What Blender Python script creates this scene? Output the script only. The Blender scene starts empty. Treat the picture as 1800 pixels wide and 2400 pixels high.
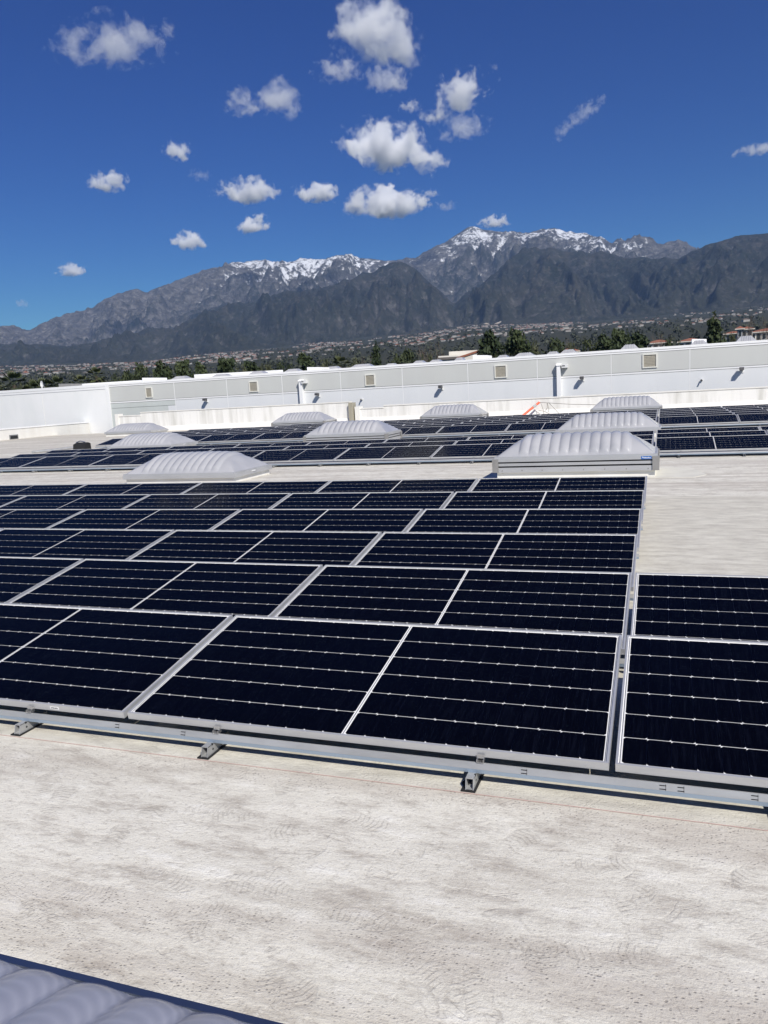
import bpy, math, random
import numpy as np
from mathutils import Matrix, Vector

random.seed(7); rng = np.random.default_rng(7)
scene = bpy.context.scene
col = scene.collection
pi = math.pi

# ------------------------------------------------------------------ camera
# world: X runs along the panel rows (right), Y away from the camera, Z up, roof surface at z = 0
CAM = np.array([0.2008, -2.9779, 1.4918 + 0.15])
FPX = 1827.36                                  # focal length in pixels of the 1800 x 2400 photograph
RC = np.array([[0.942, 0.332, -0.054], [0.001, -0.163, -0.987], [-0.337, 0.929, -0.154]])
# re-orthonormalise (rows: camera right, down, forward)
def _rot(r):
    t = np.linalg.norm(r); k = r / t
    K = np.array([[0, -k[2], k[1]], [k[2], 0, -k[0]], [-k[1], k[0], 0]])
    return np.eye(3) + math.sin(t) * K + (1 - math.cos(t)) * K @ K
Q = np.array([0.1621, 0.3431, -0.0276])
RC = _rot(Q) @ np.array([[1, 0, 0], [0, 0, -1], [0, 1, 0]], float)
cam_d = bpy.data.cameras.new('camera'); cam = bpy.data.objects.new('camera', cam_d); col.objects.link(cam)
M = Matrix(((RC[0][0], -RC[1][0], -RC[2][0], CAM[0]), (RC[0][1], -RC[1][1], -RC[2][1], CAM[1]),
            (RC[0][2], -RC[1][2], -RC[2][2], CAM[2]), (0, 0, 0, 1)))
cam.matrix_world = M
cam_d.sensor_fit = 'VERTICAL'; cam_d.sensor_height = 36.0; cam_d.lens = 36.0 * FPX / 2400.0
cam_d.clip_start = 0.05; cam_d.clip_end = 90000
scene.camera = cam

# ------------------------------------------------------------------ sky, sun, exposure
SUN = Vector((0.70, -0.75, 1.0)).normalized()
SUN_EL = math.asin(SUN.z); SUN_AZ = math.atan2(SUN.x, SUN.y)
world = bpy.data.worlds.new('World'); scene.world = world; world.use_nodes = True
wn = world.node_tree.nodes; wl = world.node_tree.links
bg = wn['Background']
sky = wn.new('ShaderNodeTexSky'); sky.sky_type = 'NISHITA'; sky.sun_disc = False
sky.sun_elevation = SUN_EL; sky.sun_rotation = SUN_AZ
sky.altitude = 400; sky.air_density = 1.0; sky.dust_density = 0.2; sky.ozone_density = 1.5
# deepen the blue of the whole sky evenly: colour ratios raised to a power, brightness kept
hsv = wn.new('ShaderNodeSeparateColor'); hsv.mode = 'HSV'; wl.new(sky.outputs[0], hsv.inputs[0])
dv = wn.new('ShaderNodeVectorMath'); dv.operation = 'DIVIDE'; wl.new(sky.outputs[0], dv.inputs[0]); wl.new(hsv.outputs[2], dv.inputs[1])
gm = wn.new('ShaderNodeGamma'); wl.new(dv.outputs[0], gm.inputs[0]); gm.inputs[1].default_value = 2.9
ml = wn.new('ShaderNodeVectorMath'); ml.operation = 'MULTIPLY'; wl.new(gm.outputs[0], ml.inputs[0]); wl.new(hsv.outputs[2], ml.inputs[1])
tn = wn.new('ShaderNodeVectorMath'); tn.operation = 'MULTIPLY'; wl.new(ml.outputs[0], tn.inputs[0]); tn.inputs[1].default_value = (0.66, 0.97, 1.0)
wl.new(tn.outputs[0], bg.inputs[0]); bg.inputs[1].default_value = 0.054
HAZE_D = 2.6e-5
sun_d = bpy.data.lights.new('sun', 'SUN'); sun_d.energy = 4.4; sun_d.angle = math.radians(0.53); sun_d.color = (1.0, 0.955, 0.89)
sun = bpy.data.objects.new('sun', sun_d); col.objects.link(sun)
sun.rotation_euler = SUN.to_track_quat('Z', 'Y').to_euler()
vs = scene.view_settings
vs.view_transform = 'Standard'; vs.look = 'None'; vs.exposure = 0.30; vs.gamma = 1.0; vs.use_curve_mapping = False
scene.render.resolution_x = 768; scene.render.resolution_y = 1024
scene.render.engine = 'CYCLES'
scene.cycles.max_bounces = 14; scene.cycles.diffuse_bounces = 4; scene.cycles.glossy_bounces = 4; scene.cycles.transparent_max_bounces = 12; scene.cycles.volume_bounces = 14

# ------------------------------------------------------------------ helpers
def ray(x, y):
    return RC.T @ np.array([(x - 900) / FPX, (y - 1200) / FPX, 1.0])
def at_y(x, y, Y):
    d = ray(x, y); return CAM + (Y - CAM[1]) / d[1] * d
def at_z(x, y, z):
    d = ray(x, y); return CAM + (z - CAM[2]) / d[2] * d
def at_r(x, y, r):                             # horizontal distance r from the camera
    d = ray(x, y); return CAM + r / math.hypot(d[0], d[1]) * d

class MB:
    def __init__(s): s.v = []; s.f = []; s.mi = []
    def add(s, vs_, fs, mi=0):
        n = len(s.v); s.v += [tuple(v) for v in vs_]; s.f += [tuple(i + n for i in f) for f in fs]; s.mi += [mi] * len(fs)
        return s
    def box(s, x0, y0, z0, x1, y1, z1, mi=0):
        v = [(x0, y0, z0), (x1, y0, z0), (x1, y1, z0), (x0, y1, z0), (x0, y0, z1), (x1, y0, z1), (x1, y1, z1), (x0, y1, z1)]
        return s.add(v, [(0, 3, 2, 1), (4, 5, 6, 7), (0, 1, 5, 4), (1, 2, 6, 5), (2, 3, 7, 6), (3, 0, 4, 7)], mi)
    def prism_x(s, prof, x0, x1, mi=0):        # profile of (y, z) extruded along x
        n = len(prof); v = [(x0, y, z) for y, z in prof] + [(x1, y, z) for y, z in prof]
        f = [(i, (i + 1) % n, n + (i + 1) % n, n + i) for i in range(n)] + [tuple(range(n - 1, -1, -1)), tuple(range(n, 2 * n))]
        return s.add(v, f, mi)
    def prism_z(s, prof, z0, z1, mi=0):        # profile of (x, y) extruded along z
        n = len(prof); v = [(x, y, z0) for x, y in prof] + [(x, y, z1) for x, y in prof]
        f = [(i, (i + 1) % n, n + (i + 1) % n, n + i) for i in range(n)] + [tuple(range(n - 1, -1, -1)), tuple(range(n, 2 * n))]
        return s.add(v, f, mi)
    def tube(s, pts, rad, n=6, mi=0, cap=True):
        pts = [Vector(p) for p in pts]
        if not hasattr(rad, '__len__'): rad = [rad] * len(pts)
        base = len(s.v); up0 = None
        for i, p in enumerate(pts):
            t = (pts[min(i + 1, len(pts) - 1)] - pts[max(i - 1, 0)]).normalized()
            a = t.orthogonal().normalized() if up0 is None else (up0 - up0.dot(t) * t).normalized()
            up0 = a; b = t.cross(a)
            for k in range(n):
                an = 2 * pi * k / n; q = p + (a * math.cos(an) + b * math.sin(an)) * rad[i]
                s.v.append(tuple(q))
        for i in range(len(pts) - 1):
            for k in range(n):
                s.f.append((base + i * n + k, base + i * n + (k + 1) % n, base + (i + 1) * n + (k + 1) % n, base + (i + 1) * n + k)); s.mi.append(mi)
        if cap:
            s.f.append(tuple(base + k for k in range(n - 1, -1, -1))); s.mi.append(mi)
            s.f.append(tuple(base + (len(pts) - 1) * n + k for k in range(n))); s.mi.append(mi)
        return s
    def cyl(s, c, ax, r, h, n=12, mi=0):
        c = Vector(c); ax = Vector(ax).normalized()
        return s.tube([c, c + ax * h], r, n, mi)
    def mesh(s, name, mats, smooth=False):
        me = bpy.data.meshes.new(name); me.from_pydata(s.v, [], s.f)
        if not isinstance(mats, (list, tuple)): mats = [mats]
        for m in mats: me.materials.append(m)
        if len(mats) > 1: me.polygons.foreach_set('material_index', s.mi)
        if smooth: me.polygons.foreach_set('use_smooth', [True] * len(me.polygons))
        me.update(); return me
    def build(s, name, mats, parent=None, smooth=False):
        return link(name, s.mesh(name, mats, smooth), parent)

def link(name, me, parent=None, loc=None):
    o = bpy.data.objects.new(name, me); col.objects.link(o)
    if parent is not None: o.parent = parent
    if loc is not None: o.location = loc
    return o
def tag(o, label=None, cat=None, group=None, kind=None):
    if label: o['label'] = label
    if cat: o['category'] = cat
    if group: o['group'] = group
    if kind: o['kind'] = kind
    return o
def empty(name, loc, label=None, cat=None, group=None, rz=0):
    o = bpy.data.objects.new(name, None); col.objects.link(o); o.location = loc; o.rotation_euler.z = rz
    o.empty_display_size = 0.2
    return tag(o, label, cat, group)
ORD = ['first', 'second', 'third', 'fourth', 'fifth', 'sixth', 'seventh', 'eighth', 'ninth', 'tenth', 'eleventh', 'twelfth']

# ------------------------------------------------------------------ materials
def mat(name, color, rough=0.6, metal=0.0, spec=0.5):
    m = bpy.data.materials.new(name); m.use_nodes = True
    b = m.node_tree.nodes['Principled BSDF']
    b.inputs['Base Color'].default_value = (*color, 1); b.inputs['Roughness'].default_value = rough
    b.inputs['Metallic'].default_value = metal; b.inputs['Specular IOR Level'].default_value = spec
    return m
class NT:                                       # small node-tree helper
    def __init__(s, m): s.m = m; s.t = m.node_tree; s.b = s.t.nodes.get('Principled BSDF'); s.o = s.t.nodes.get('Material Output')
    def n(s, typ, **kw):
        nd = s.t.nodes.new(typ)
        for k, v in kw.items(): setattr(nd, k, v)
        return nd
    def l(s, a, b): s.t.links.new(a, b)
    def val(s, sock, v):
        if isinstance(v, bpy.types.NodeSocket): s.l(v, sock)
        else: sock.default_value = v
    def math(s, op, a, b=0.0, c=None, clamp=False):
        nd = s.n('ShaderNodeMath', operation=op, use_clamp=clamp); s.val(nd.inputs[0], a); s.val(nd.inputs[1], b)
        if c is not None: s.val(nd.inputs[2], c)
        return nd.outputs[0]
    def noise(s, vec, scale, detail=4, rough=0.55, dist=0.0, typ='FBM'):
        nd = s.n('ShaderNodeTexNoise'); nd.inputs['Scale'].default_value = scale; nd.inputs['Detail'].default_value = detail
        nd.inputs['Roughness'].default_value = rough; nd.inputs['Distortion'].default_value = dist
        s.l(vec, nd.inputs['Vector']); return nd.outputs['Fac']
    def ramp(s, fac, pts, interp='LINEAR'):
        nd = s.n('ShaderNodeValToRGB'); cr = nd.color_ramp; cr.interpolation = interp
        while len(cr.elements) < len(pts): cr.elements.new(0.5)
        for e, (p, c) in zip(cr.elements, pts):
            e.position = p; e.color = (*c, 1) if hasattr(c, '__len__') else (c, c, c, 1)
        s.l(fac, nd.inputs[0]); return nd.outputs[0]
    def mix(s, fac, a, b, blend='MIX'):
        nd = s.n('ShaderNodeMix', data_type='RGBA', blend_type=blend)
        s.val(nd.inputs[0], fac)
        for sk, v in ((nd.inputs[6], a), (nd.inputs[7], b)):
            if isinstance(v, bpy.types.NodeSocket): s.l(v, sk)
            else: sk.default_value = (*v, 1) if len(v) == 3 else v
        return nd.outputs[2]
    def mapv(s, vec, scale=(1, 1, 1), rot=(0, 0, 0), loc=(0, 0, 0)):
        nd = s.n('ShaderNodeMapping'); s.l(vec, nd.inputs[0]); nd.inputs['Scale'].default_value = scale
        nd.inputs['Rotation'].default_value = rot; nd.inputs['Location'].default_value = loc; return nd.outputs[0]
    def pos(s): return s.n('ShaderNodeNewGeometry').outputs['Position']
    def objc(s): return s.n('ShaderNodeTexCoord').outputs['Object']
    def bump(s, h, strength=0.3, dist=0.01, normal=None):
        nd = s.n('ShaderNodeBump'); nd.inputs['Strength'].default_value = strength; nd.inputs['Distance'].default_value = dist
        s.l(h, nd.inputs['Height'])
        if normal is not None: s.l(normal, nd.inputs['Normal'])
        return nd.outputs[0]

def weathered(name, c0, c1, scale=3.0, rough=0.6, metal=0.0, streak=1.0, bump=0.0, amount=(0.35, 0.7)):
    """a plain surface with soft blotches and (streak > 1) vertical runs"""
    m = mat(name, c0, rough, metal); t = NT(m)
    v = t.mapv(t.pos(), (scale, scale, scale / streak))
    f = t.noise(v, 1.0, 5, 0.6, 0.4)
    t.l(t.ramp(f, [(amount[0], c0), (amount[1], c1)]), t.b.inputs['Base Color'])
    if bump: t.l(t.bump(t.noise(t.pos(), scale * 8, 4), bump, 0.004), t.b.inputs['Normal'])
    return m

def roof_material():
    m = mat('roof_membrane', (0.56, 0.55, 0.53), 0.62, 0, 0.35); t = NT(m)
    p = t.pos()
    warp = t.n('ShaderNodeTexNoise'); warp.inputs['Scale'].default_value = 1.3; warp.inputs['Detail'].default_value = 3; t.l(p, warp.inputs['Vector'])
    add = t.n('ShaderNodeVectorMath', operation='MULTIPLY_ADD'); t.l(warp.outputs['Color'], add.inputs[0]); add.inputs[1].default_value = (0.10, 0.10, 0.0); t.l(p, add.inputs[2])
    pw = add.outputs[0]
    big = t.noise(t.mapv(p, (0.55, 2.4, 1), (0, 0, -0.09)), 1.0, 7, 0.66, 0.2)
    mid = t.noise(t.mapv(pw, (3.2, 9.0, 1), (0, 0, -0.09)), 1.0, 8, 0.70, 0.0)
    fine = t.noise(t.mapv(p, (26, 40, 1), (0, 0, 0.25)), 1.0, 6, 0.68, 0.0)
    blot = t.noise(t.mapv(p, (2.6, 7.5, 1), (0, 0, -0.05)), 1.0, 7, 0.70, 0.2)
    grain = t.noise(p, 140, 4, 0.7)
    base = t.ramp(big, [(0.30, (0.55, 0.52, 0.455)), (0.42, (0.69, 0.67, 0.60)), (0.58, (0.76, 0.74, 0.665)), (0.76, (0.62, 0.59, 0.52))])
    c = t.mix(t.ramp(mid, [(0.34, 0.85), (0.50, 0.0)]), base, (0.42, 0.385, 0.335))
    c = t.mix(t.ramp(mid, [(0.55, 0.0), (0.66, 0.8)]), c, (0.84, 0.83, 0.775))
    c = t.mix(t.ramp(blot, [(0.59, 0.0), (0.70, 0.5)]), c, (0.38, 0.345, 0.30))
    c = t.mix(t.ramp(fine, [(0.33, 0.5), (0.44, 0.0)]), c, (0.31, 0.285, 0.25))
    c = t.mix(t.ramp(fine, [(0.58, 0.0), (0.70, 0.5)]), c, (0.80, 0.79, 0.74))
    c = t.mix(t.ramp(grain, [(0.34, 0.45), (0.44, 0.0)]), c, (0.26, 0.24, 0.225))
    # scrape marks: short contour lines of a warped noise, only in patches
    swn = t.noise(t.mapv(pw, (1.5, 3.0, 1), (0, 0, 0.5)), 1.0, 3.5, 0.55, 1.2)
    sw = t.math('ABSOLUTE', t.math('SUBTRACT', t.math('FRACT', t.math('MULTIPLY', swn, 8.0)), 0.5))
    patch = t.ramp(t.noise(t.mapv(p, (3.1, 4.4, 1), (0, 0, 1.0)), 1.0, 4, 0.6), [(0.50, 0.0), (0.58, 1.0)])
    lines = t.math('MULTIPLY', t.ramp(sw, [(0.0, 1.0), (0.06, 0.0)]), patch)
    c = t.mix(t.math('MULTIPLY', lines, 0.30), c, (0.25, 0.225, 0.205))
    # pale scratches and creases where the coating was scraped
    sw2n = t.noise(t.mapv(pw, (2.6, 4.6, 1), (0, 0, -0.7)), 1.0, 4.0, 0.6, 0.9)
    sw2 = t.math('ABSOLUTE', t.math('SUBTRACT', t.math('FRACT', t.math('MULTIPLY', sw2n, 9.0)), 0.5))
    patch2 = t.ramp(t.noise(t.mapv(p, (2.2, 3.6, 1), (0, 0, 2.0), (5, 3, 0)), 1.0, 4, 0.6), [(0.50, 0.0), (0.60, 1.0)])
    lines2 = t.math('MULTIPLY', t.ramp(sw2, [(0.0, 1.0), (0.07, 0.0)]), patch2)
    c = t.mix(t.math('MULTIPLY', lines2, 0.40), c, (0.86, 0.85, 0.80))
    grit = t.noise(t.mapv(p, (55, 80, 1), (0, 0, -0.2)), 1.0, 4, 0.7)
    c = t.mix(t.ramp(grit, [(0.30, 0.6), (0.42, 0.0)]), c, (0.30, 0.275, 0.24))
    c = t.mix(t.ramp(grit, [(0.57, 0.0), (0.68, 0.5)]), c, (0.82, 0.81, 0.765))
    # boot prints: one per Voronoi cell, turned at random, only where people walked
    def prints(scale, rot, la, lb, seed):
        v2 = t.mapv(p, (1, 1, 0), (0, 0, 0), (seed, seed * 0.7, 0))
        vo = t.n('ShaderNodeTexVoronoi', feature='F1', voronoi_dimensions='2D'); vo.inputs['Scale'].default_value = scale; t.l(v2, vo.inputs['Vector'])
        sb = t.n('ShaderNodeVectorMath', operation='SUBTRACT'); t.l(v2, sb.inputs[0]); t.l(vo.outputs['Position'], sb.inputs[1])
        sc = t.n('ShaderNodeSeparateColor'); t.l(vo.outputs['Color'], sc.inputs[0])
        rt = t.n('ShaderNodeVectorRotate', rotation_type='Z_AXIS'); t.l(sb.outputs[0], rt.inputs['Vector']); t.l(t.math('MULTIPLY', sc.outputs[0], rot), rt.inputs['Angle'])
        q = t.n('ShaderNodeSeparateXYZ'); t.l(rt.outputs[0], q.inputs[0]); x, y = q.outputs['X'], q.outputs['Y']
        waist = t.math('ADD', lb, t.math('MULTIPLY', t.math('COSINE', t.math('MULTIPLY', x, 2 * pi / la)), lb * -0.18))
        e = t.math('SQRT', t.math('ADD', t.math('POWER', t.math('ABSOLUTE', t.math('DIVIDE', x, la)), 2.6), t.math('POWER', t.math('DIVIDE', t.math('ABSOLUTE', y), waist), 2.0)))
        inside = t.ramp(e, [(0.86, 1.0), (0.98, 0.0)])
        rim = t.ramp(t.math('ABSOLUTE', t.math('SUBTRACT', e, 0.95)), [(0.03, 1.0), (0.10, 0.0)])
        bars = t.ramp(t.math('SINE', t.math('ADD', t.math('MULTIPLY', x, 2 * pi / 0.021), t.math('MULTIPLY', t.math('ABSOLUTE', y), 90.0))), [(0.45, 0.0), (0.65, 1.0)])
        on = t.math('MULTIPLY', t.math('GREATER_THAN', sc.outputs[1], 0.25), t.ramp(t.noise(p, 9.0, 5, 0.65), [(0.44, 0.0), (0.66, 0.85)]))
        return t.math('MULTIPLY', t.math('MAXIMUM', t.math('MULTIPLY', inside, bars), t.math('MULTIPLY', rim, 0.7)), on), t.math('MULTIPLY', inside, on)
    fpa, ina = prints(2.1, 6.28, 0.150, 0.052, 3.1); fpb, inb = prints(1.7, 6.28, 0.145, 0.050, 9.7)
    fpc, inc = prints(2.6, 6.28, 0.140, 0.048, 21.3); fp = t.math('MAXIMUM', t.math('MAXIMUM', fpa, fpb), fpc)
    c = t.mix(t.math('MULTIPLY', t.math('MAXIMUM', t.math('MAXIMUM', ina, inb), inc), 0.30), c, (0.42, 0.385, 0.335))
    c = t.mix(t.math('MULTIPLY', fp, 0.42), c, (0.27, 0.245, 0.21))
    # tyre tread and grit: small specks in lanes running along the rows
    vor = t.n('ShaderNodeTexVoronoi', feature='F1'); vor.inputs['Scale'].default_value = 1.0; vor.inputs['Randomness'].default_value = 0.85
    t.l(t.mapv(p, (62, 88, 0), (0, 0, -0.07)), vor.inputs['Vector'])
    sp = t.ramp(vor.outputs['Distance'], [(0.14, 1.0), (0.34, 0.0)])
    sep = t.n('ShaderNodeSeparateXYZ'); t.l(p, sep.inputs[0])
    laneco = t.math('ADD', t.math('MULTIPLY', sep.outputs['Y'], 1.0), t.math('MULTIPLY', sep.outputs['X'], 0.06))
    lane = t.noise(t.mapv(p, (0.22, 3.3, 0), (0, 0, -0.07)), 1.0, 2.5, 0.5, 0.15)
    spk = t.math('MULTIPLY', sp, t.math('MULTIPLY', t.ramp(lane, [(0.46, 0.0), (0.54, 1.0)]), t.ramp(t.noise(p, 7, 5, 0.75), [(0.36, 0.0), (0.52, 1.0)])))
    c = t.mix(t.math('MULTIPLY', t.ramp(lane, [(0.48, 0.0), (0.60, 1.0)]), 0.50), c, (0.44, 0.395, 0.345))
    c = t.mix(t.math('MULTIPLY', spk, 0.60), c, (0.17, 0.15, 0.135))
    # clean, creamy membrane under and just ahead of the near array, where nobody walks
    yy = t.math('ADD', sep.outputs['Y'], t.math('MULTIPLY', t.noise(p, 2.2, 4), 0.16))
    clean = t.math('MULTIPLY', t.ramp(t.math('ADD', yy, 0.5), [(0.45, 0.0), (0.52, 1.0)]), t.math('LESS_THAN', sep.outputs['Y'], 8.3))
    xin = t.math('LESS_THAN', sep.outputs['X'], 2.4)
    c = t.mix(t.math('MULTIPLY', t.math('MULTIPLY', clean, xin), 0.72), c, t.mix(t.ramp(mid, [(0.4, 1.0), (0.62, 0.0)]), (0.665, 0.645, 0.565), (0.50, 0.48, 0.42)))
    # broad brush-like bands far off, browner towards the back edge
    band = t.noise(t.mapv(p, (0.05, 0.9, 1)), 1.0, 5, 0.6, 0.3)
    far = t.ramp(t.math('DIVIDE', sep.outputs['Y'], 40.0), [(0.2, 0.0), (0.8, 1.0)])
    c = t.mix(t.math('MULTIPLY', far, t.ramp(band, [(0.35, 0.70), (0.62, 0.05)])), c, (0.42, 0.39, 0.325))
    c = t.mix(1.0, c, (1.0, 0.988, 0.955), 'MULTIPLY')
    t.l(c, t.b.inputs['Base Color'])
    hgt = t.math('ADD', t.math('ADD', t.math('MULTIPLY', fine, 0.6), t.math('MULTIPLY', mid, 1.2)), t.math('ADD', t.math('MULTIPLY', grain, 0.22), t.math('ADD', t.math('MULTIPLY', lines, -0.15), t.math('ADD', t.math('MULTIPLY', spk, -0.3), t.math('MULTIPLY', fp, -0.4)))))
    t.l(t.bump(t.math('ADD', hgt, t.math('ADD', t.math('MULTIPLY', grit, 0.5), t.math('MULTIPLY', lines2, 0.10))), 0.5, 0.013), t.b.inputs['Normal'])
    return m

def metal_mat(name, c, rough=0.4, metal=0.85, var=0.25, scale=14):
    m = mat(name, c, rough, metal); t = NT(m)
    f = t.noise(t.mapv(t.pos(), (scale * 0.3, scale, scale)), 1.0, 4, 0.6, 0.3)
    d = tuple(x * (1 - var) for x in c)
    t.l(t.ramp(f, [(0.35, c), (0.68, d)]), t.b.inputs['Base Color'])
    t.l(t.math('ADD', t.math('MULTIPLY', f, 0.25), rough - 0.12), t.b.inputs['Roughness'])
    return m

def cell_mat():
    m = mat('solar_cell', (0.002, 0.003, 0.006), 0.6, 0.0, 0.0); t = NT(m)
    p = t.objc()
    fing = t.noise(t.mapv(t.pos(), (75, 5, 5)), 1.0, 3, 0.6)          # fine printed fingers, their glints painted into the cell colour
    painted_glint = t.ramp(t.noise(t.pos(), 260, 2, 0.5), [(0.70, 0.0), (0.78, 1.0)])  # bright specks painted in as tiny glints on the cells
    c = t.mix(t.ramp(fing, [(0.50, 0.0), (0.70, 0.8)]), (0.0012, 0.0015, 0.0040), (0.004, 0.005, 0.011))
    c = t.mix(t.math('MULTIPLY', painted_glint, 0.7), c, (0.045, 0.048, 0.065))
    tint = t.noise(t.pos(), 0.7, 2)
    c = t.mix(t.ramp(tint, [(0.35, 0.0), (0.65, 0.5)]), c, (0.0012, 0.0020, 0.0066))
    t.l(c, t.b.inputs['Base Color']); return m

def glass_mat():
    m = bpy.data.materials.new('solar_glass'); m.use_nodes = True; t = NT(m); t.t.nodes.remove(t.b)
    tr = t.n('ShaderNodeBsdfTransparent'); gl = t.n('ShaderNodeBsdfGlossy'); gl.inputs['Roughness'].default_value = 0.07
    fr = t.n('ShaderNodeFresnel'); fr.inputs['IOR'].default_value = 1.30
    mx = t.n('ShaderNodeMixShader'); t.l(t.math('MULTIPLY', fr.outputs[0], 0.36), mx.inputs[0])
    t.l(tr.outputs[0], mx.inputs[1]); t.l(gl.outputs[0], mx.inputs[2]); t.l(mx.outputs[0], t.o.inputs[0]); return m

def dome_mat(name='skylight_dome', prism=False):
    m = mat(name, (0.32, 0.325, 0.345), 0.20, 0, 0.5); t = NT(m)
    f = t.noise(t.pos(), 1.6, 3)
    t.l(t.ramp(f, [(0.35, (0.37, 0.375, 0.39)), (0.68, (0.44, 0.44, 0.448))]), t.b.inputs['Base Color'])
    t.b.inputs['Coat Weight'].default_value = 0.3; t.b.inputs['Coat Roughness'].default_value = 0.08
    if prism:                                   # fine prismatic knurl, seen only close up
        w = t.n('ShaderNodeTexVoronoi', feature='F1'); w.inputs['Scale'].default_value = 1.0; w.inputs['Randomness'].default_value = 0.1
        t.l(t.mapv(t.pos(), (420, 420, 80)), w.inputs['Vector'])
        t.l(t.ramp(w.outputs['Distance'], [(0.15, (0.23, 0.245, 0.31)), (0.6, (0.34, 0.35, 0.41))]), t.b.inputs['Base Color'])
        t.l(t.bump(w.outputs['Distance'], 0.35, 0.002), t.b.inputs['Normal'])
    return m

MT = dict(
    roof=roof_material(),
    cell=cell_mat(), glass=glass_mat(),
    backsheet=mat('white_backsheet', (0.80, 0.80, 0.79), 0.5), underside=mat('shade_painted_underside', (0.012, 0.012, 0.013), 0.7),  # underside blacked so the gap beneath the panels reads as deep shade
    flange=metal_mat('sky_tinted_zinc', (0.40, 0.50, 0.62), 0.45, 0.3, 0.12, 6),  # sky reflection on the rail's lower lip put into its blue base colour
    alu=metal_mat('anodised_aluminium', (0.60, 0.605, 0.61), 0.42, 0.5, 0.12),
    ribbon=metal_mat('bus_ribbon', (0.30, 0.31, 0.33), 0.4, 0.6, 0.1),
    galv=metal_mat('galvanised_steel', (0.47, 0.475, 0.47), 0.45, 0.4, 0.28, 9),
    clip=metal_mat('clip_steel', (0.60, 0.60, 0.60), 0.35, 0.9, 0.2, 30),
    rubber=mat('black_rubber', (0.012, 0.012, 0.013), 0.8),
    dark=mat('dark_slot', (0.015, 0.016, 0.018), 0.7),
    skyalu=metal_mat('mill_aluminium', (0.56, 0.565, 0.57), 0.42, 0.45, 0.16, 4),
    capgrey=weathered('corner_cap_grey', (0.27, 0.265, 0.255), (0.22, 0.215, 0.205), 6, 0.55),
    curb=weathered('white_roof_coating', (0.80, 0.79, 0.75), (0.72, 0.70, 0.64), 1.5, 0.6, 0, 6.0, 0.1),
    flash=weathered('cream_flashing', (0.70, 0.68, 0.59), (0.60, 0.58, 0.50), 3, 0.6, 0, 1, 0.2),
    dome=dome_mat(), dome_near=dome_mat('skylight_dome_knurled', True),
    nearrim=metal_mat('sky_tinted_rim', (0.30, 0.34, 0.40), 0.30, 0.95, 0.15, 5),  # near rim: reflected sky blue partly put into the metal's own colour
    bluesticker=mat('blue_label', (0.025, 0.13, 0.42), 0.4), white=mat('white_paint', (0.80, 0.80, 0.79), 0.5),
    wall_up=weathered('wall_paint_grey', (0.575, 0.585, 0.555), (0.545, 0.55, 0.525), 0.6, 0.75, 0, 4, 0.1),
    wall_lo=weathered('wall_paint_pale', (0.745, 0.755, 0.755), (0.70, 0.715, 0.72), 0.6, 0.75, 0, 4, 0.1),
    wall_wh=weathered('wall_paint_white', (0.88, 0.88, 0.86), (0.82, 0.83, 0.81), 0.7, 0.7, 0, 3, 0.15, (0.4, 0.66)),
    wall_gn=weathered('wall_paint_mossy', (0.56, 0.595, 0.57), (0.52, 0.55, 0.525), 0.6, 0.75, 0, 2, 0.1),
    trim=mat('trim_white', (0.86, 0.86, 0.85), 0.6), joint=mat('joint_grey', (0.30, 0.31, 0.30), 0.8),  # joint: one even grey for the wall core seen between panels
    parapet=weathered('parapet_coating', (0.81, 0.80, 0.765), (0.60, 0.59, 0.545), 2.2, 0.65, 0, 10.0, 0.15, (0.44, 0.70)),
    vent=weathered('vent_tan', (0.40, 0.37, 0.30), (0.33, 0.305, 0.245), 9, 0.8),
    ventframe=mat('vent_frame_cream', (0.72, 0.71, 0.64), 0.6),
    tan=weathered('tan_board', (0.37, 0.345, 0.265), (0.31, 0.285, 0.22), 4, 0.75, 0, 5),
    lamp=mat('lamp_bronze', (0.06, 0.06, 0.062), 0.45), lampw=mat('lamp_white', (0.76, 0.76, 0.74), 0.5),
    orange=mat('safety_orange', (0.78, 0.105, 0.03), 0.5), rope=mat('grey_rope', (0.24, 0.22, 0.19), 0.9), grey=mat('grey_band', (0.42, 0.40, 0.39), 0.7),
    scup=mat('scupper_grey', (0.17, 0.175, 0.18), 0.6),
    chalk=mat('red_chalk', (0.55, 0.38, 0.335), 0.9),
)
# ------------------------------------------------------------------ roof deck
rd = MB()
rd.box(-36.0, -40, -0.35, 60, 36.9, 0.0)
roof = tag(rd.build('roof_deck', MT['roof']), kind='structure')
ck = MB(); ck.box(-5.5, -0.0965, 0.002, 1.4, -0.0940, 0.0035)          # snapped chalk line along the array
o = ck.build('chalk_line', MT['chalk'], roof)

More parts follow.
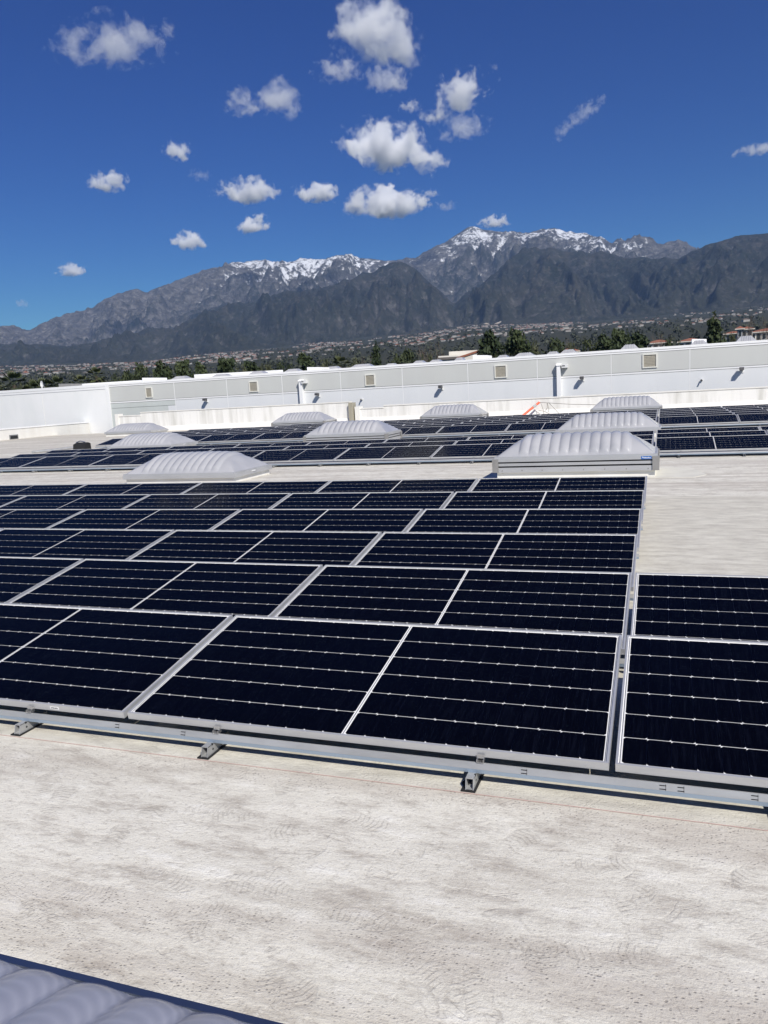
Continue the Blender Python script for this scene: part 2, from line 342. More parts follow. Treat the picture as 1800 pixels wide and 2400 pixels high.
# ------------------------------------------------------------------ solar panels
L, W, TH, PITCH, GAP = 2.278, 1.0919, 0.1641, 1.3722, 0.0239
H0 = 0.15
FT, LIP = 0.035, 0.0095
def panel_meshes():
    fr = MB()                                    # four mitred frame bars with a top lip and an outer wall
    def bar(a, b, ia, ib):                       # outer corners a,b ; inner corners ia,ib on the top plane
        (ax, ay), (bx, by), (iax, iay), (ibx, iby) = a, b, ia, ib
        v = [(ax, ay, 0), (bx, by, 0), (ibx, iby, 0), (iax, iay, 0), (ax, ay, -FT), (bx, by, -FT), (ibx, iby, -FT), (iax, iay, -FT)]
        fr.add(v, [(0, 1, 2, 3), (7, 6, 5, 4), (0, 4, 5, 1), (2, 6, 7, 3), (1, 5, 6, 2), (3, 7, 4, 0)])
    e = LIP
    bar((0, 0), (L, 0), (e, e), (L - e, e)); bar((L, 0), (L, W), (L - e, e), (L - e, W - e))
    bar((L, W), (0, W), (L - e, W - e), (e, W - e)); bar((0, W), (0, 0), (e, W - e), (e, e))
    bs = MB(); bs.box(LIP, LIP, -0.009, L - LIP, W - LIP, -0.0062); bs.mi[0] = 1
    gl = MB(); gl.add([(LIP, LIP, -0.0022), (L - LIP, LIP, -0.0022), (L - LIP, W - LIP, -0.0022), (LIP, W - LIP, -0.0022)], [(0, 1, 2, 3)])
    rb = MB(); rb.box(-0.0018, LIP + 0.006, -0.0062, 0.0018, W - LIP - 0.006, -0.0050)
    st = MB(); st.box(L * 0.80, -0.0012, -0.026, L * 0.80 + 0.055, 0.0005, -0.012)
    return fr, bs, gl, rb, st
MX, CG, MY = 0.013, 0.018, 0.008
CPX = (L - 2 * LIP - 2 * MX - CG) / 24; CPY = (W - 2 * LIP - 2 * MY) / 6
GX, GY, CH = 0.00025, 0.0031, 0.0090
def cell_shape(side):                            # half-cut cell, two clipped corners on one side, drawn about its centre
    a, b, c = CPX / 2 - GX / 2, CPY / 2 - GY / 2, CH
    if side: p = [(-a, -b), (a - c, -b), (a, -b + c), (a, b - c), (a - c, b), (-a, b)]
    else: p = [(-a + c, -b), (a, -b), (a, b), (-a + c, b), (-a, b - c), (-a, -b + c)]
    return p
CELLS = []
for j in range(6):
    for i in range(24):
        x = LIP + MX + (i + 0.5) * CPX + (CG if i >= 12 else 0); y = LIP + MY + (j + 0.5) * CPY
        CELLS.append((x, y, j % 2))
fr, bs, gl, rb, st = panel_meshes()
ME = dict(frame=fr.mesh('frame', MT['alu']), backsheet=bs.mesh('backsheet', [MT['backsheet'], MT['underside']]), glass=gl.mesh('glass', MT['glass']),
          ribbon=rb.mesh('bus_ribbon', MT['ribbon']))
cm = [MB().prism_z(cell_shape(s), -0.0062, -0.0058).mesh('cell', MT['cell']) for s in (0, 1)]
allc = MB()
for x, y, s in CELLS: allc.prism_z([(px + x, py + y) for px, py in cell_shape(s)], -0.0062, -0.0058)
cell_sheet = allc.mesh('cell_sheet', MT['cell'])
def panel(X, Y, label, group, each_cell, sticker=False):
    t = empty('solar_panel', (X, Y, H0), label, 'solar panel', group); t.rotation_euler.x = TH
    for n in ('frame', 'backsheet', 'glass'): link(n, ME[n], t)
    for xc in (LIP + 0.0065, L / 2, L - LIP - 0.0065): link('bus_ribbon', ME['ribbon'], t, (xc, 0, 0))
    if each_cell:
        for x, y, s in CELLS: link('cell', cm[s], t, (x, y, 0))
    else: tag(link('cell_sheet', cell_sheet, t), kind='stuff')
    if sticker:
        s = st.build('maker_label', MT['white'], t)
        k = MB()
        for q in range(7): k.box(L * 0.80 + 0.006 + q * 0.0062, -0.0016, -0.0215 + (q % 2) * 0.001, L * 0.80 + 0.0105 + q * 0.0062, -0.0011, -0.0165 + (q % 3) * 0.001)
        k.build('label_print', MT['dark'], s)
    return t

def rack(x0, x1, Y, feet, label, nrow_last, detail=False):
    """front rail on feet, clips up to the panel frames, rear struts: one bolted rack for one row"""
    t = empty('mounting_rack', ((x0 + x1) / 2, Y + 0.03, 0), label, 'panel rack', 'racks under the solar rows')
    ox = (x0 + x1) / 2; oy = Y + 0.03
    xe = x1 + (0.0245 if detail and x1 < 0.01 else 0)
    r = MB(); r.prism_x([(-0.054, 0.073), (-0.046, 0.099), (-0.040, 0.099), (-0.040, 0.096), (-0.043, 0.096), (-0.050, 0.073)], x0 - ox, xe - ox)
    ro = r.build('front_rail', MT['galv'], t)
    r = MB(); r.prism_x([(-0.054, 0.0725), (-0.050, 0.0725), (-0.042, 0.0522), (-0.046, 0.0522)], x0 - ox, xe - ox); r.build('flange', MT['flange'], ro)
    if detail:
        for xs in (-4.3, -2.33, -1.95, -0.33, 0.20, 0.235 + 0.03, 0.52):
            k = MB()
            for dz, dy in ((0.077, 0.0), (0.090, 0.004)): k.box(xs - ox - 0.012, -0.0540 + dy, dz, xs - ox + 0.012, -0.049 + dy, dz + 0.0022)
            k.add([(xs - ox + 0.010, -0.0545, 0.0735), (xs - ox + 0.0115, -0.0545, 0.0735), (xs - ox + 0.0115, -0.0475, 0.0965), (xs - ox + 0.010, -0.0475, 0.0965)], [(0, 1, 2, 3)])
            k.build('rail_slot', MT['dark'], ro)
    for xf in feet:
        f = MB(); w = 0.017; zt = 0.0518; xx = xf - ox
        yb, yf = 0.09, -0.107                    # back and front ends relative to the rail
        for sx in (-1, 1):
            X0, X1 = (xx + sx * w, xx + sx * (w - 0.003))
            a, b = min(X0, X1), max(X0, X1)
            f.prism_x([(yf, 0.006), (yb, 0.006), (yb, zt), (yf + 0.012, zt)], a, b)
        f.box(xx - w, yf + 0.012, zt - 0.0029, xx + w, yb, zt + 0.0001)
        f.box(xx - w + 0.003, yf + 0.004, 0.006, xx + w - 0.003, yb - 0.002, 0.009)
        fo = f.build('foot', MT['galv'], t)
        if detail:
            h = MB()
            h.cyl((xx + w - 0.0005, yf + 0.052, 0.026), (1, 0, 0), 0.0055, 0.0012, 10)
            h.box(xx + w - 0.006, yf + 0.045, zt - 0.007, xx + w + 0.0007, yf + 0.056, zt + 0.0006)
            h.build('punched_hole', MT['dark'], fo)
            b = MB(); b.cyl((xx - 0.002, yf + 0.035, 0.009), (0, 0, 1), 0.0075, 0.008, 8); b.build('bolt', MT['clip'], fo)
        p = MB(); p.prism_z([(xx - 0.034, yf - 0.008), (xx + 0.026, yf - 0.008), (xx + 0.030, yb + 0.02), (xx - 0.038, yb + 0.02), (xx - 0.038, -0.03), (xx - 0.046, -0.042), (xx - 0.044, -0.06), (xx - 0.034, -0.065)], 0.0005, 0.006)
        p.build('rubber_pad', MT['rubber'], fo)
        c = MB(); xc = xx + 0.035                  # clip that hooks the panel frame to the rail
        c.box(xc - 0.015, -0.050, 0.0992, xc - 0.012, -0.020, 0.1145); c.box(xc + 0.012, -0.050, 0.0992, xc + 0.015, -0.020, 0.1145)
        c.box(xc - 0.016, -0.0365, 0.1146, xc + 0.016, -0.0335, 0.132); c.box(xc - 0.0118, -0.050, 0.0993, xc + 0.0118, -0.020, 0.1022)
        c.build('clip', MT['clip'], t)
        s = MB(); yb2 = W * math.cos(TH) - 0.05 - 0.03; s.box(xx - 0.02, yb2 - 0.003, 0.006, xx + 0.02, yb2, H0 + W * math.sin(TH) - 0.046)
        s.box(xx - 0.03, yb2 - 0.06, 0.0005, xx + 0.03, yb2 + 0.06, 0.006)
        s.build('rear_strut', MT['galv'], t)
    return t

def array(name, Y0, nrows, ncols, xr, each_rows=0, foot_x=None, side='left'):
    """ncols panels to the left (side='left') or right of x = xr, row k at Y0 + k*PITCH"""
    for k in range(nrows):
        n = ncols[k] if hasattr(ncols, '__len__') else ncols
        xs = []
        for i in range(n):
            X = xr - (i + 1) * L - i * GAP if side == 'left' else xr + i * (L + GAP)
            xs.append(X)
            lab = 'solar panel in %s row of the %s array, %s %s of the aisle gap' % (ORD[k], name, ORD[i], side)
            panel(X, Y0 + k * PITCH, lab, 'solar panels of the %s array' % name, k < each_rows, sticker=(name == 'near' and k == 0 and side == 'left' and i == 1))
        x0, x1 = min(xs), max(xs) + L
        feet = foot_x if (foot_x and k == 0) else [x0 + 0.45 + 1.19 * q for q in range(int((x1 - x0 - 0.5) / 1.19) + 1)]
        feet = [f for f in feet if x0 - 0.2 < f < x1]
        rack(x0, x1, Y0 + k * PITCH, feet, 'galvanised rack under the %s row of the %s array, %s of the aisle gap' % (ORD[k], name, side), k == nrows - 1, detail=(name == 'near' and k == 0))
array('near', 0.0, 6, [3, 4, 4, 5, 6, 6], 0.0, 3, [-5.25, -4.08, -2.918, -1.806, -0.547])
array('near', 0.0, 2, 1, 0.0249, 3, [0.62, 1.75], 'right')
array('middle', 13.38, 3, 8, 0.0)
array('middle', 13.66, 3, 2, 0.045, 0, None, 'right')
array('far', 22.0, 6, [9, 9, 9, 9, 9, 7], 0.0)
array('far', 22.6, 6, 2, 0.06, 0, None, 'right')

# ------------------------------------------------------------------ skylights
def dome_mesh(w, d, H, ribs, name, material, nu=200, nv=44, u0=0.15, u1=0.85):
    U = np.linspace(0, 1, nu); V = np.linspace(0, 1, nv); UU, VV = np.meshgrid(U, V, indexing='ij')
    e = np.minimum(UU, 1 - UU) / 0.155 * 1.0
    arch = 1 - np.abs(2 * VV - 1) ** 1.9
    q = 5.0; ee = np.clip(e, 1e-3, 4); aa = np.clip(arch, 1e-3, 1)
    Z = H * 0.93 * (ee ** -q + aa ** -q) ** (-1 / q)          # hipped ends running into the arched body
    r = (UU - u0) / (u1 - u0) * ribs
    inr = (UU > u0) & (UU < u1)
    rb = np.where(inr, np.abs(np.sin(np.clip(r % 1.0, 0, 1) * pi)) ** 0.55, 0)
    vf = np.clip((np.minimum(VV, 1 - VV) - (0.0 if H < 0.25 else 0.03)) / 0.04, 0, 1); vf = vf * vf * (3 - 2 * vf)
    Z = Z + (0.015 if H < 0.25 else 0.036) * rb * vf
    # ribs push outwards on the steep lower flanks as well
    Yo = VV * d + np.where(VV < 0.5, -1, 1) * 0.03 * rb * vf * (1 - arch)
    v = np.stack([UU * w, Yo, Z], -1).reshape(-1, 3)
    idx = np.arange(nu * nv).reshape(nu, nv)
    f = np.stack([idx[:-1, :-1], idx[1:, :-1], idx[1:, 1:], idx[:-1, 1:]], -1).reshape(-1, 4)
    me = bpy.data.meshes.new(name); me.from_pydata(v.tolist(), [], f.tolist()); me.materials.append(material)
    me.polygons.foreach_set('use_smooth', [True] * len(me.polygons)); me.update(); return me

def ring(mb, x0, y0, x1, y1, t, z0, z1):         # hollow rectangular band made of four butted bars
    mb.box(x0, y0, z0, x1, y0 + t, z1); mb.box(x0, y1 - t, z0, x1, y1, z1)
    mb.box(x0, y0 + t, z0, x0 + t, y1 - t, z1); mb.box(x1 - t, y0 + t, z0, x1, y1 - t, z1)
def skylight(x0, y0, w, d, kind, label, H=0.40, sticker=False, near=False, curb_h=0.12, patch=False):
    t = empty('skylight', (x0, y0, 0), label, 'skylight', 'corrugated roof skylights')
    c = MB(); ring(c, 0.05, 0.05, w - 0.05, d - 0.05, 0.06, 0.0, curb_h); c.build('curb', MT['curb'], t)
    if patch:
        p = MB(); p.prism_z([(-0.15, -0.12), (w + 0.55, -0.15), (w + 0.75, 0.2), (w + 0.62, d * 0.7), (w + 0.2, d + 0.15), (-0.1, d + 0.1)], 0.0, 0.006)
        p.build('flashing', MT['flash'], t)
    if kind == 'low':
        f = MB(); ring(f, 0, 0, w, d, 0.055, curb_h - 0.02, curb_h + 0.055); ring(f, 0.012, 0.012, w - 0.012, d - 0.012, 0.020 if near else 0.07, curb_h + 0.055, curb_h + 0.085)
        fo = f.build('rim', MT['nearrim' if near else 'skyalu'], t); zt = curb_h + 0.085
        s = MB(); s.box(w + 0.0002, d * 0.44, curb_h + 0.03, w + 0.012, d * 0.52, curb_h + 0.05); s.build('latch', MT['white'], fo)
        b = MB()
        for q in range(7): b.cyl((0.2 + (w - 0.4) * q / 6, 0.0005, curb_h + 0.02), (0, -1, 0), 0.009, 0.004, 8)
        b.build('rivet_row', MT['clip'], fo)
    else:
        zz = curb_h - 0.01
        f = MB(); ring(f, 0.004, 0.004, w - 0.004, d - 0.004, 0.05, zz, zz + 0.085); fo = f.build('lower_rail', MT['skyalu'], t)
        g = MB(); ring(g, 0.045, 0.045, w - 0.045, d - 0.045, 0.03, zz + 0.085, zz + 0.20); g.build('shadow_gap', MT['dark'], t)
        f = MB(); ring(f, 0.012, 0.012, w - 0.012, d - 0.012, 0.04, zz + 0.112, zz + 0.160); f.build('middle_rail', MT['skyalu'], t)
        f = MB(); ring(f, 0, 0, w, d, 0.055, zz + 0.185, zz + 0.245); ring(f, 0.014, 0.014, w - 0.014, d - 0.014, 0.07, zz + 0.245, zz + 0.275)
        f.build('rim', MT['skyalu'], t); zt = zz + 0.275
        b = MB()
        for q in range(8): b.cyl((0.15 + (w - 0.3) * q / 7, 0.0035, zz + 0.035), (0, -1, 0), 0.010, 0.004, 8)
        b.build('rivet_row', MT['capgrey'], fo)
        for cx in (0, w):
            for cy in (0, d):
                k = MB(); sx = 1 if cx == 0 else -1; sy = 1 if cy == 0 else -1
                xa, xb = sorted((cx - sx * 0.022, cx + sx * 0.085)); ya, yb = sorted((cy - sy * 0.018, cy - sy * 0.004))
                k.box(xa, ya, zz + 0.005, xb, yb, zz + 0.235)
                ya2, yb2 = sorted((cy - sy * 0.018, cy + sy * 0.085)); xa2, xb2 = sorted((cx - sx * 0.022, cx - sx * 0.004))
                k.box(xa2, ya2 if sy < 0 else yb, zz + 0.005, xb2, ya if sy < 0 else yb2, zz + 0.235)
                k.build('corner_cap', MT['capgrey'], t)
        if sticker:
            s = MB(); s.box(w - 0.262, -0.0022, zz + 0.188, w - 0.098, 0.0002, zz + 0.238); so = s.build('maker_label', MT['bluesticker'], t)
            k = MB(); k.box(w - 0.252, -0.0034, zz + 0.222, w - 0.238, -0.0023, zz + 0.226); k.box(w - 0.24, -0.0034, zz + 0.208, w - 0.228, -0.0023, zz + 0.229)
            for q in range(8): k.box(w - 0.222 + q * 0.0142, -0.0034, zz + 0.207, w - 0.213 + q * 0.0142, -0.0023, zz + (0.224 if q in (1, 2, 5) else 0.218))
            k.box(w - 0.222, -0.0034, zz + 0.200, w - 0.108, -0.0023, zz + 0.203)
            k.build('label_print', MT['white'], so)
    i = 0.022 if near else 0.035
    do = link('dome', dome_mesh(w - 2 * i, d - 2 * i, H, 11, 'dome', MT['dome_near' if near else 'dome']), t, (i, i, zt - 0.012))
    return t
skylight(-2.60, -3.02, 2.70, 1.42, 'low', 'skylight at the bottom left corner beside the camera, seen from above', 0.15, near=True, curb_h=0.165)
skylight(-10.47, 10.5, 2.68, 1.6, 'low', 'low white-curbed skylight behind the near array, left of the two largest', 0.38, patch=False)
skylight(-2.60, 10.5, 2.72, 1.35, 'tall', 'aluminium-railed skylight with a blue label, right of the two behind the near array', 0.36, True, patch=True)
skylight(-18.45, 19.9, 2.68, 1.7, 'low', 'smooth-ended skylight at the left end of the far array', 0.40)
skylight(-10.52, 19.5, 2.80, 1.4, 'tall', 'grey skylight with tall rails between the middle and far arrays, centre of the photo', 0.38)
skylight(-2.70, 19.6, 2.84, 1.4, 'low', 'ribbed skylight straight behind the one with the blue label', 0.42, curb_h=0.18)
skylight(-28.3, 31.9, 3.0, 1.6, 'low', 'farthest left skylight, on a white curb near the white wall', 0.40, curb_h=0.16)
skylight(-18.3, 32.2, 2.9, 1.5, 'tall', 'skylight against the parapet, left of the tan post', 0.42)
skylight(-10.5, 32.2, 2.9, 1.5, 'tall', 'skylight by the parapet behind the far array, right of the tan post', 0.45)
skylight(-2.75, 32.0, 2.9, 1.5, 'tall', 'farthest right skylight by the parapet behind the far array', 0.46)

# ------------------------------------------------------------------ parapets at the back edge of this roof
def zpar(zc): return zc + 0.15
def parapet(x0, x1, h, label, y0=36.6, y1=37.0, tag_group='parapet walls'):
    m = MB(); m.box(x0, y0, -0.3, x1, y1, h - 0.05)
    t = empty('parapet_wall', ((x0 + x1) / 2, y0, 0), label, 'parapet', tag_group)
    a = MB(); a.box(x0 - (x0 + x1) / 2, 0, -0.3, x1 - (x0 + x1) / 2, y1 - y0, h - 0.05); a.build('wall', MT['parapet'], t)
    b = MB(); b.box(x0 - (x0 + x1) / 2, -0.03, h - 0.05, x1 - (x0 + x1) / 2, y1 - y0 + 0.03, h); b.build('coping', MT['curb'], t)
    d = MB(); d.prism_x([(0, 0.28), (-0.12, 0.0), (0, 0.0)], x0 - (x0 + x1) / 2, x1 - (x0 + x1) / 2); d.build('cant_strip', MT['curb'], t)
    return t
parapet(-30.95, -29.36, zpar(0.86), 'short low white parapet piece at the left, beside the white wall')
parapet(-29.36, -15.80, zpar(1.02), 'tall white parapet left of the tan post')
parapet(-15.22, -13.85, zpar(0.63), 'low notch of the white parapet right of the ladder')
parapet(-13.85, 45.0, zpar(0.735), 'long white parapet behind the orange pole, right of the notch')
# end pier of the low piece
m = MB(); m.box(-0.12, -0.05, -0.3, 0.12, 0.42, zpar(0.97)); o = m.build('parapet_pier', MT['curb']); o.location = (-30.95 - 0.12, 36.6, 0)
tag(o, 'small white pier at the left end of the low parapet', 'pier')
m = MB(); m.box(-0.14, -0.06, 0, 0.14, 0.45, zpar(0.72)); o = m.build('parapet_pier', MT['curb']); o.location = (-15.36, 36.6, 0)
tag(o, 'small white pier right of the ladder, at the parapet notch', 'pier')
# tan board closing the end of the tall parapet
m = MB(); m.box(-0.11, -0.05, 0, 0.11, 0.50, zpar(0.955)); o = m.build('tan_post', MT['tan']); o.location = (-15.69, 36.45, 0)
tag(o, 'weathered tan post at the end of the tall parapet', 'post')
t = empty('ladder', (-15.53, 36.9, 0), 'low white ladder rungs beside the tan post', 'ladder')
for dx in (0.0, 0.30):
    m = MB(); m.box(dx - 0.015, -0.02, -0.3, dx + 0.015, 0.02, 0.62); m.build('stile', MT['trim'], t)
for q in range(4):
    m = MB(); m.cyl((0.015, 0, 0.10 + 0.15 * q), (1, 0, 0), 0.014, 0.27, 8); m.build('rung', MT['lamp'], t)
# low white side parapet on the left edge of the roof, with a scupper
t = empty('side_parapet', (-36.0, 0, 0), 'low white parapet along the left edge of the roof with a grey drain', 'parapet')
a = MB(); a.box(-0.40, -40, -0.35, -0.002, 39.9, 0.60); a.build('wall', MT['curb'], t)
a = MB(); a.box(-0.44, -40, 0.60, 0.03, 39.9, 0.67); a.build('coping', MT['trim'], t)
a = MB(); a.box(-0.002, 33.0, 0.0, 0.035, 33.65, 0.26); so = a.build('scupper', MT['scup'], t)
a = MB(); a.box(0.035, 33.06, 0.03, 0.04, 33.59, 0.2); a.build('scupper_mouth', MT['dark'], so)

# ------------------------------------------------------------------ neighbouring warehouse: tilt-up wall at Y = 40
WY = 40.0; Z0 = 0.15
SEAM0, BAY = -29.14, 3.826
xs_seam = [SEAM0 + BAY * k for k in range(-1, 16)]          # ... -33 to 28
xs_seam[0] = -34.15
zT, zA, zB, zC, zD = 2.93 + Z0, 2.80 + Z0, 2.70 + Z0, 1.73 + Z0, 1.63 + Z0
wh = empty('warehouse', (0, WY, 0), 'long pale grey warehouse wall with square tan vents behind the arrays', 'building')
jm = 0.018
core = MB(); core.box(-60, 0.06, -9.2, xs_seam[-1], 0.5, zT - 0.14); core.build('wall_core', MT['joint'], wh)
for i in range(len(xs_seam) - 1):
    xa, xb = xs_seam[i] + jm, xs_seam[i + 1] - jm
    m = MB(); m.box(xa, 0.0, zC + 0.012, xb, 0.06, zB - 0.012); m.build('wall_panel', MT['wall_gn'] if False else MT['wall_up'], wh)
    if i == 0:
        xm = xb - 0.55
        m = MB(); m.box(xa, 0.0, -9.2, xm, 0.06, zD - 0.33); m.build('wall_panel', MT['wall_gn'], wh)
        m = MB(); m.box(xa, 0.0, zD - 0.31, xb, 0.06, zD - 0.012); m.build('wall_panel', MT['wall_gn'], wh)
        m = MB(); m.box(xm, 0.0, -9.2, xb, 0.06, zD - 0.33); m.build('wall_panel', MT['wall_lo'], wh)
    else:
        m = MB(); m.box(xa, 0.0, -9.2, xb, 0.06, zD - 0.012); m.build('wall_panel', MT['wall_lo'], wh)
    m = MB(); m.box(xa - jm, -0.012, zD + 0.010, xb + jm - 0.004, 0.06, zC - 0.010); m.build('belt_band', MT['trim'], wh)
    m = MB(); m.box(xa - jm, -0.012, zB + 0.010, xb + jm - 0.004, 0.06, zA - 0.010); m.build('belt_band', MT['trim'], wh)
    m = MB(); m.box(xa - jm, -0.03, zA + 0.008, xb + jm - 0.004, 0.55, zT); m.build('coping', MT['trim'], wh)
    m = MB(); m.box(xb + 0.003, -0.004, -9.2, xb + 2 * jm - 0.003, 0.05, zA - 0.010); m.build('joint_strip', MT['trim'], wh)
# white painted part beyond the left corner
for xa, xb in ((-60, -52.0), (-51.96, -45.9), (-45.86, -39.75), (-39.71, -34.45)):
    m = MB(); m.box(xa, 0.0, -9.2, xb, 0.06, zA - 0.21); m.build('wall_panel', MT['wall_wh'], wh)
m = MB(); m.box(-60, -0.02, zA - 0.20, -34.42, 0.06, zA - 0.06); m.build('belt_band', MT['trim'], wh)
m = MB(); m.box(-60, -0.03, zA - 0.045, -34.2, 0.55, zT); m.build('coping', MT['trim'], wh)
m = MB(); m.box(-34.42, -0.05, -9.2, -34.15, 0.06, zA - 0.05); m.build('corner_pilaster', MT['wall_wh'], wh)
# square tan vents
for px, py, w_, h_ in ((349.5, 920, 0.52, 0.66), (594.6, 906, 0.62, 0.66), (867.6, 890.6, 0.62, 0.66), (1173.5, 870.6, 0.68, 0.70), (1523, 845.5, 0.72, 0.72)):
    c = at_y(px, py, WY); x, z = c[0], c[2]
    hw, hh = w_ / 2, h_ / 2
    v = MB(); v.box(x - hw + 0.06, -0.014, z - hh + 0.06, x + hw - 0.06, -0.001, z + hh - 0.06); vo = v.build('vent', MT['vent'], wh)
    f = MB(); f.box(x - hw, -0.05, z - hh, x + hw, -0.001, z - hh + 0.06); f.box(x - hw, -0.05, z + hh - 0.06, x + hw, -0.001, z + hh)
    f.box(x - hw, -0.05, z - hh + 0.06, x - hw + 0.06, -0.001, z + hh - 0.06); f.box(x + hw - 0.06, -0.05, z - hh + 0.06, x + hw, -0.001, z + hh - 0.06)
    f.build('frame', MT['ventframe'], vo)
    for q in range(8):
        s = MB(); zq = z - hh + 0.09 + (h_ - 0.18) * q / 7; s.box(x - hw + 0.07, -0.024, zq - 0.006, x + hw - 0.07, -0.0145, zq + 0.012); s.build('slat', MT['vent'], vo)
# downspouts with overflow boxes
for px, py0, bx, by in ((704, 893, 711.8, 895), (1309, 856, 1322.5, 858)):
    c = at_y(px, py0, WY - 0.2); b_ = at_y(bx, by, WY - 0.2)
    t = empty('downspout', (c[0], WY, 0), 'square white downspout on the warehouse wall, %s' % ('left, above the tall parapet' if px < 1000 else 'right, near the orange pole'), 'downspout', 'downspouts on the warehouse wall')
    m = MB(); m.box(-0.10, -0.26, -9.2, 0.10, -0.013, c[2] - 0.02); m.build('pipe', MT['trim'], t)
    m = MB(); m.prism_x([(-0.30, c[2] - 0.02), (-0.013, c[2] - 0.02), (-0.013, c[2] + 0.10), (-0.26, c[2] + 0.06)], -0.13, 0.13); m.build('head', MT['trim'], t)
    m = MB(); x = b_[0] - c[0]; z = b_[2]; m.box(x - 0.13, -0.34, z - 0.09, x + 0.17, -0.013, z + 0.10); bo = m.build('overflow_box', MT['lampw'], t)
    m = MB(); m.box(x - 0.10, -0.345, z - 0.02, x + 0.05, -0.341, z + 0.05); m.build('box_opening', MT['scup'], bo)
# wall lamps (dark cut-off heads on short arms) and small cameras
LAMPS = ((479.9, 936.5, 'far left, above the tall parapet'), (742.7, 924.0, 'right of the left downspout'), (1032, 906.5, 'left of the fourth vent'),
         (1363.5, 885.3, 'right of the right downspout'), (1738.2, 864.0, 'far right'))
for px, py, wh_ in LAMPS:
    c = at_y(px, py, WY - 0.25)
    t = empty('wall_lamp', (c[0], WY, c[2]), 'dark wall lamp on the warehouse wall, ' + wh_, 'lamp', 'wall lamps on the warehouse')
    m = MB(); m.prism_x([(-0.40, -0.055), (-0.14, -0.085), (-0.12, 0.06), (-0.36, 0.075)], -0.10, 0.10); m.build('lamp_head', MT['lamp'], t)
    m = MB(); m.box(0.03, -0.15, -0.15, 0.07, -0.013, -0.05); m.build('arm', MT['lampw'], t)
    m = MB(); m.box(-0.02, -0.03, -0.20, 0.12, -0.013, -0.04); m.build('back_plate', MT['lampw'], t)
for px, py, wh_ in ((845.9, 936.4, 'above the ladder'), (1644, 891, 'far right, left of the last lamp')):
    c = at_y(px, py, WY - 0.12)
    t = empty('security_camera', (c[0], WY, c[2]), 'tiny dark camera on the warehouse wall, ' + wh_, 'camera', 'cameras on the warehouse wall')
    m = MB(); m.cyl((0.02, -0.22, -0.03), (-0.2, 1, 0.35), 0.035, 0.16, 8); m.build('body', MT['lamp'], t)
    m = MB(); m.box(0.0, -0.10, -0.02, 0.07, -0.013, 0.07); m.build('bracket', MT['lampw'], t)

# roof of the warehouse behind that wall (climbs gently, so only what stands on it shows)
RS = 0.0335
def zroof(Y): return 2.62 + Z0 + RS * (Y - 40.6)
m = MB(); m.add([(-60, 0.55, zroof(40.55)), (xs_seam[-1], 0.55, zroof(40.55)), (xs_seam[-1], 75, zroof(115)), (-60, 75, zroof(115)),
                 (-60, 0.55, -9.2), (xs_seam[-1], 0.55, -9.2), (xs_seam[-1], 75, -9.2), (-60, 75, -9.2)],
                [(0, 1, 2, 3), (4, 7, 6, 5), (0, 4, 5, 1), (1, 5, 6, 2), (2, 6, 7, 3), (3, 7, 4, 0)])
m.build('roof', MT['curb'], wh)
def small_sky(x0p, x1p, ytp, Y, i):
    a = at_y(x0p, ytp, Y); b = at_y(x1p, ytp, Y); x0, x1 = a[0], b[0]; w = x1 - x0; zb = zroof(Y); zt = max(a[2], b[2], zb + 0.35)
    t = empty('rooftop_skylight', (x0, Y, zb), SKYLAB[i], 'skylight', 'skylights on the warehouse roof')
    d = 1.5; h = zt - zb
    c = MB(); c.box(0, 0, -0.15, w, d, h * 0.35); c.build('curb', MT['skyalu'], t)
    k = MB(); e = min(0.28 * w, 0.6)
    k.add([(0.02, 0.02, h * 0.35), (w - 0.02, 0.02, h * 0.35), (w - 0.02, d - 0.02, h * 0.35), (0.02, d - 0.02, h * 0.35), (e, d * 0.3, h), (w - e, d * 0.3, h), (w - e, d * 0.7, h), (e, d * 0.7, h)],
          [(0, 1, 5, 4), (1, 2, 6, 5), (2, 3, 7, 6), (3, 0, 4, 7), (4, 5, 6, 7)])
    ko = k.build('dome', MT['dome'], t)
    for q in range(6):
        r = MB(); xq = e + (w - 2 * e) * (q + 0.5) / 6; r.box(xq - 0.03, 0.012, h * 0.38, xq + 0.03, 0.04 + d * 0.28, h * 0.40)
        r2 = MB(); r2.tube([(xq, 0.02, h * 0.36), (xq, d * 0.3, h + 0.01), (xq, d * 0.7, h + 0.01)], 0.03, 5); r2.build('rib', MT['dome'], ko)
SKYL = [(392, 438, 884, 58), (483, 537, 879.5, 52), (573, 620, 872, 52), (656, 703, 867, 54), (753, 796, 861, 60), (813, 875, 856, 62), (894, 929, 853.5, 56), (960, 996, 847, 58),
        (997, 1036, 845, 52), (1058, 1088, 839.5, 54), (1157, 1194, 834, 54), (1197, 1258, 829, 58), (1274, 1314, 825.5, 54), (1307, 1356, 821, 60), (1450, 1501, 809, 60),
        (1614, 1665, 799.5, 54), (1722, 1778, 789, 60)]
SKYLAB = ['grey rooftop skylight peeking over the warehouse wall, %s from the left' % s for s in
          ('first', 'second', 'third', 'fourth', 'fifth', 'sixth', 'seventh', 'eighth', 'ninth', 'tenth', 'eleventh', 'twelfth', 'thirteenth', 'fourteenth', 'fifteenth', 'sixteenth', 'seventeenth')]
for i, (a, b, yt, Y) in enumerate(SKYL): small_sky(a, b, yt, Y, i)
